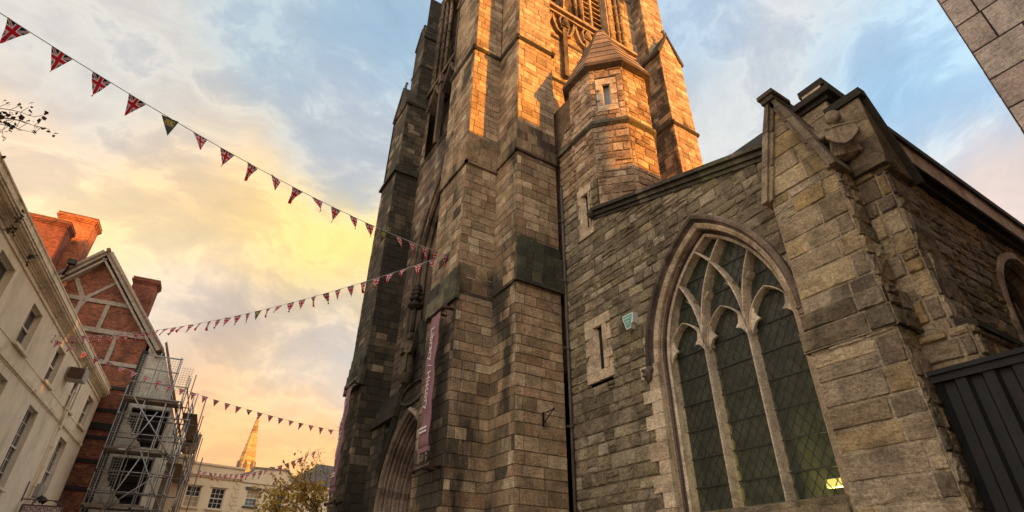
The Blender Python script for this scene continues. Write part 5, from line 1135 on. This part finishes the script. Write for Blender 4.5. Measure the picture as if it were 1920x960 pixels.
# distant spire
sp = empty('distant_spire', (18.35, 148.9, 0), 'distant tapering stone spire glowing orange above the far rooftops', 'spire')
mb = MB(); rr = random.Random(6); z0, zt = 14.0, 38.2; c0 = Vector((18.45, 148.9, 0)); n = 40
for k in range(n):
    f0, f1_ = k / n, (k + 1) / n; r = lambda f: 3.8 * (1 - f) + .03
    mb.lathe(c0, [(r(f0) + .05, z0 + (zt - z0) * f0), (r(f1_) + .04, z0 + (zt - z0) * f1_)], 8, (rr.random(), rr.random(), 0, rr.uniform(-.2, .3)), rot=R(10), smooth=False)
mb.build('spire_cone', 'spire', sp)
mb = MB()
for q in range(8):
    a = R(10 + 45 * q)
    for k in range(26):
        f = k / 26; rr_ = 3.75 * (1 - f) + .08; mb.ell(c0 + Vector((math.cos(a) * rr_, math.sin(a) * (rr_ - .08), z0 + (zt - z0) * f)), (.13, .13, .16), n=6)
mb.build('crocket', 'spire', sp)
for z in (19.5, 25.0):
    mb = MB()
    for q in range(8):
        a = R(10 + 22.5 + 45 * q); rr_ = (3.8 * (1 - (z - z0) / (zt - z0))) * math.cos(R(22.5)); d = Vector((math.cos(a), math.sin(a), 0)); f_ = Fr(c0 + d * rr_, Vector((-d.y, d.x, 0)), d)
        mb.prism(f_, [(-.35, z), (.35, z), (.35, z + 1.2), (0, z + 2.0), (-.35, z + 1.2)], -.6, .12)
    mb.build('lucarne', 'slate', sp)
mb = MB(); mb.box(Fr(c0, (1, 0, 0), (0, -1, 0)), -3.6, 3.6, 0, 14.0, -3.6, 3.6); mb.build('spire_tower', 'spire', sp)
# ================================================================ TREES
def leaf(mb, p, size, rng, t=None):
    a = Vector((rng.uniform(-1, 1), rng.uniform(-1, 1), rng.uniform(-1, 1))).normalized(); b = a.orthogonal().normalized(); c = a.cross(b); w_ = size * .32
    i = mb.pts([p, p + a * size * .45 + b * w_ + c * size * .08, p + a * size, p + a * size * .45 - b * w_ + c * size * .08]); t = t or (rng.random(), 0, 0, 0)
    mb.face((i, i + 1, i + 2), t); mb.face((i, i + 2, i + 3), t)
def branch(mb, lv, p, d, ln, r, depth, rng, tips, up=.15, spread=.5, segs=4):
    p = Vector(p); d = Vector(d).normalized()
    for k in range(segs):
        d = (d + Vector((rng.uniform(-1, 1), rng.uniform(-1, 1), rng.uniform(-1, 1))) * .16 + Z * up * .3).normalized(); q = p + d * ln / segs
        mb.tube(p, q, r * (1 - k / segs * .5), r * (1 - (k + 1) / segs * .5), n=5, caps=False); p = q; tips.append((p.copy(), depth))
        if depth > 0 and k > 0:
            for _ in range(rng.choice((1, 2))):
                sd_ = (d + Vector((rng.uniform(-1, 1), rng.uniform(-1, 1), rng.uniform(-.5, 1))) * spread * 1.6).normalized(); branch(mb, lv, p, sd_, ln * rng.uniform(.45, .65), r * .5, depth - 1, rng, tips, up, spread, segs)
tr_ = empty('gold_leaved_tree', (6.3, 24.6, 0), 'small autumn tree with thin gold leaves growing behind the left edge of the tower', 'tree'); rr = random.Random(33)
mb = MB(); tips = []; mb.tube((6.6, 24.2, 0), (6.55, 24.0, 3.2), .09, .06, n=8)
for d, ln in (((-.75, .1, .6), 1.9), ((-.5, -.4, .8), 1.9), ((-.9, .2, .4), 1.9), ((.25, -.1, 1), 3.7), ((.1, .3, 1), 3.4), ((-.6, .1, .2), 1.8), ((.5, .2, .7), 2.2), ((-.3, -.1, .95), 2.1)): branch(mb, None, (6.50, 24.0, 2.8 + rr.random() * .6), d, ln, .028, 2, rr, tips, .1, .5)
mb.build('trunk', 'bark', tr_)
mb = MB(); 
for p, dp in tips:
    dens = 4 if p.z < 5.2 else 2
    for _ in range(dens):
        if rr.random() < (.85 if p.z < 5.6 else .55): leaf(mb, p + Vector((rr.gauss(0, .14), rr.gauss(0, .14), rr.gauss(0, .12))), (rr.uniform(.12, .22) if p.z < 5.8 else rr.uniform(.07, .13)), rr, (rr.uniform(.25, 1) if p.z < 6 else rr.uniform(0, .35), 0, 0, 0))
mb.build('crown', 'leafgold', tr_)
tw = empty('overhanging_tree', (-5.6, 6.6, 0), 'bare twigs with a few dark leaves reaching in from the left edge of the view', 'tree'); rr = random.Random(5)
mb = MB(); lb = MB(); mb.tube((-5.6, 6.6, 0), (-5.4, 6.6, 4.6), .12, .08, n=8); mb.tube((-5.4, 6.6, 4.6), (-3.4, 6.65, 5.75), .06, .02, n=6); mb.tube((-5.4, 6.6, 4.6), (-3.6, 6.7, 5.0), .05, .015, n=6)
def twig(a, b, n, r0=.008):
    a = Vector(a); b = Vector(b); pv = a
    for k in range(1, n + 1):
        f = k / n; q = a + (b - a) * f + Vector((0, 0, .06 * math.sin(f * 3))) + Vector((rr.gauss(0, .01), rr.gauss(0, .01), rr.gauss(0, .012))); mb.tube(pv, q, r0 * (1 - .6 * f), r0 * (1 - .6 * (f + .1)) if f < .9 else .002, n=5)
        for s in (-1, 1):
            if rr.random() < .75:
                e = q + Vector((rr.uniform(.0, .06), 0, s * rr.uniform(.05, .12))); mb.tube(q, e, .0025, n=4)
                for _ in range(3): leaf(lb, e + Vector((rr.gauss(0, .02), rr.gauss(0, .02), rr.gauss(0, .02))), rr.uniform(.04, .08), rr)
        pv = q
twig((-3.4, 6.65, 5.75), (-2.13, 6.67, 6.0), 11, .014); twig((-2.9, 6.66, 5.9), (-2.30, 6.7, 6.14), 6); twig((-3.5, 6.7, 5.62), (-2.42, 6.65, 5.78), 9); twig((-3.0, 6.7, 5.75), (-2.2, 6.7, 5.9), 6); twig((-3.6, 6.7, 5.0), (-2.36, 6.72, 5.36), 9, .012); twig((-2.9, 6.7, 5.2), (-2.42, 6.7, 5.42), 5)
mb.build('branch', 'bark', tw); lb.build('leaves', 'leafdark', tw)
# weeds rooted on the cream cornice
for (v_, z, lab, s) in ((20.85, 12.0, 'small weed with curled leaves, upper one on the cream cornice', 5), (20.7, 11.5, 'small weed hanging below the cream cornice at the left edge', 6), (23.2, 11.75, 'tiny dry weed on the cream wall below the cornice', 7)):
    p = Lp(-8.62, v_, z); we = empty('weed', tuple(p), lab, 'weed', 'weeds on the cream house'); rr = random.Random(s); mb = MB(); lb = MB()
    for _ in range(5):
        q = p + Vector((rr.uniform(-.05, .25), rr.uniform(-.3, .3), rr.uniform(-.25, .3))); mb.tube(p, q, .008, n=4)
        for _ in range(4): leaf(lb, p + (q - p) * rr.uniform(.4, 1), rr.uniform(.10, .18), rr)
    mb.build('stem', 'bark', we); lb.build('leaves', 'leafdark', we)
# ================================================================ BUNTING
def flag_mesh(kind, seed):
    rr = random.Random(seed); mb = MB(); n = 7; wid, hgt = .285, .36; cw = rr.uniform(-.11, .11); tw_ = rr.uniform(-.4, .4)
    for i in range(n + 1):
        f = i / n; wv = wid * (1 - f) / 2
        for k in (-1, -.33, .33, 1):
            x = k * wv; y = math.sin(f * 2.6 + k * .8) * cw * f + tw_ * x * f; mb.v.append((x, y, -f * hgt * .97)); mb.uv[len(mb.v) - 1] = (k * (1 - f) * .5, f)
    for i in range(n):
        for k in range(3): a = i * 4 + k; mb.face((a, a + 1, a + 5, a + 4), smooth=True)
    o = mb.build('flag', kind); me = o.data; bpy.data.objects.remove(o); return me
JM = [flag_mesh('jack', s) for s in range(10)]; CM = [flag_mesh('crest', s) for s in (11, 12)]
def bunting(label, A_, B_, sag, ts, crest=(), seed=1, t0=0., t1=1., scale=1.):
    A_ = Vector(A_); B_ = Vector(B_); D = B_ - A_
    P = lambda t: A_ + D * t - Z * (sag * 4 * t * (1 - t))
    o = empty('bunting', tuple(P(t1)), label, 'bunting', 'strings of flag bunting across the square')
    mb = MB(); n = 60; pv = P(t0)
    for k in range(1, n + 1): q = P(t0 + (t1 - t0) * k / n); mb.tube(pv, q, .006, n=4, caps=False); pv = q
    mb.build('cord', 'thread', o); rr = random.Random(seed); base_ = wl(o)
    for i, t in enumerate(ts):
        p = P(t); dd_ = (P(t + .01) - P(t - .01)).normalized(); me = rr.choice(CM if i in crest else JM)
        f = bpy.data.objects.new('flag', me); C.objects.link(f); f.parent = o; f.location = p - base_
        x = dd_; zz = (Z - x * Z.dot(x) * .75).normalized(); y = zz.cross(x).normalized(); m3 = Matrix((x, y, zz)).transposed()
        f.rotation_euler = (m3 @ Matrix.Rotation(rr.uniform(-.5, .5), 3, 'X') @ Matrix.Rotation(rr.uniform(-.2, .2), 3, 'Z') @ Matrix.Rotation(rr.uniform(-.12, .12), 3, 'Y')).to_euler(); f.scale = (scale,) * 3
        if i in crest: f['label'] = 'charcoal flag with a gold mark'
    return o
bunting('long string of large union flags crossing the sky from the top left corner', (-2.957, 6.86, 7.466), (4.98, 11.394, 9.149), .306, [k / 19 for k in range(-2, 20)], crest=(6, 16), seed=2, t0=-.14, scale=.88)
bunting('flag string from the tower passing in front of the brick gable', (-5.617, 30.412, 11.162), (5.02, 12.45, 9.55), .75, [k / 42 for k in range(1, 43)], crest=(27,), seed=3)
bunting('low flag string from the cream house past the scaffolding toward the tower', (-5.67, 29.93, 10.93), (8.0, 30.46, 8.81), .4, [k / 26 for k in range(1, 26)], crest=(16,), seed=4)
bunting('farthest string of tiny flags sagging in front of the far stucco houses', (1.936, 34.252, 6.793), (6.279, 26.623, 7.064), .609, [k / 21 for k in range(1, 21)], seed=5)
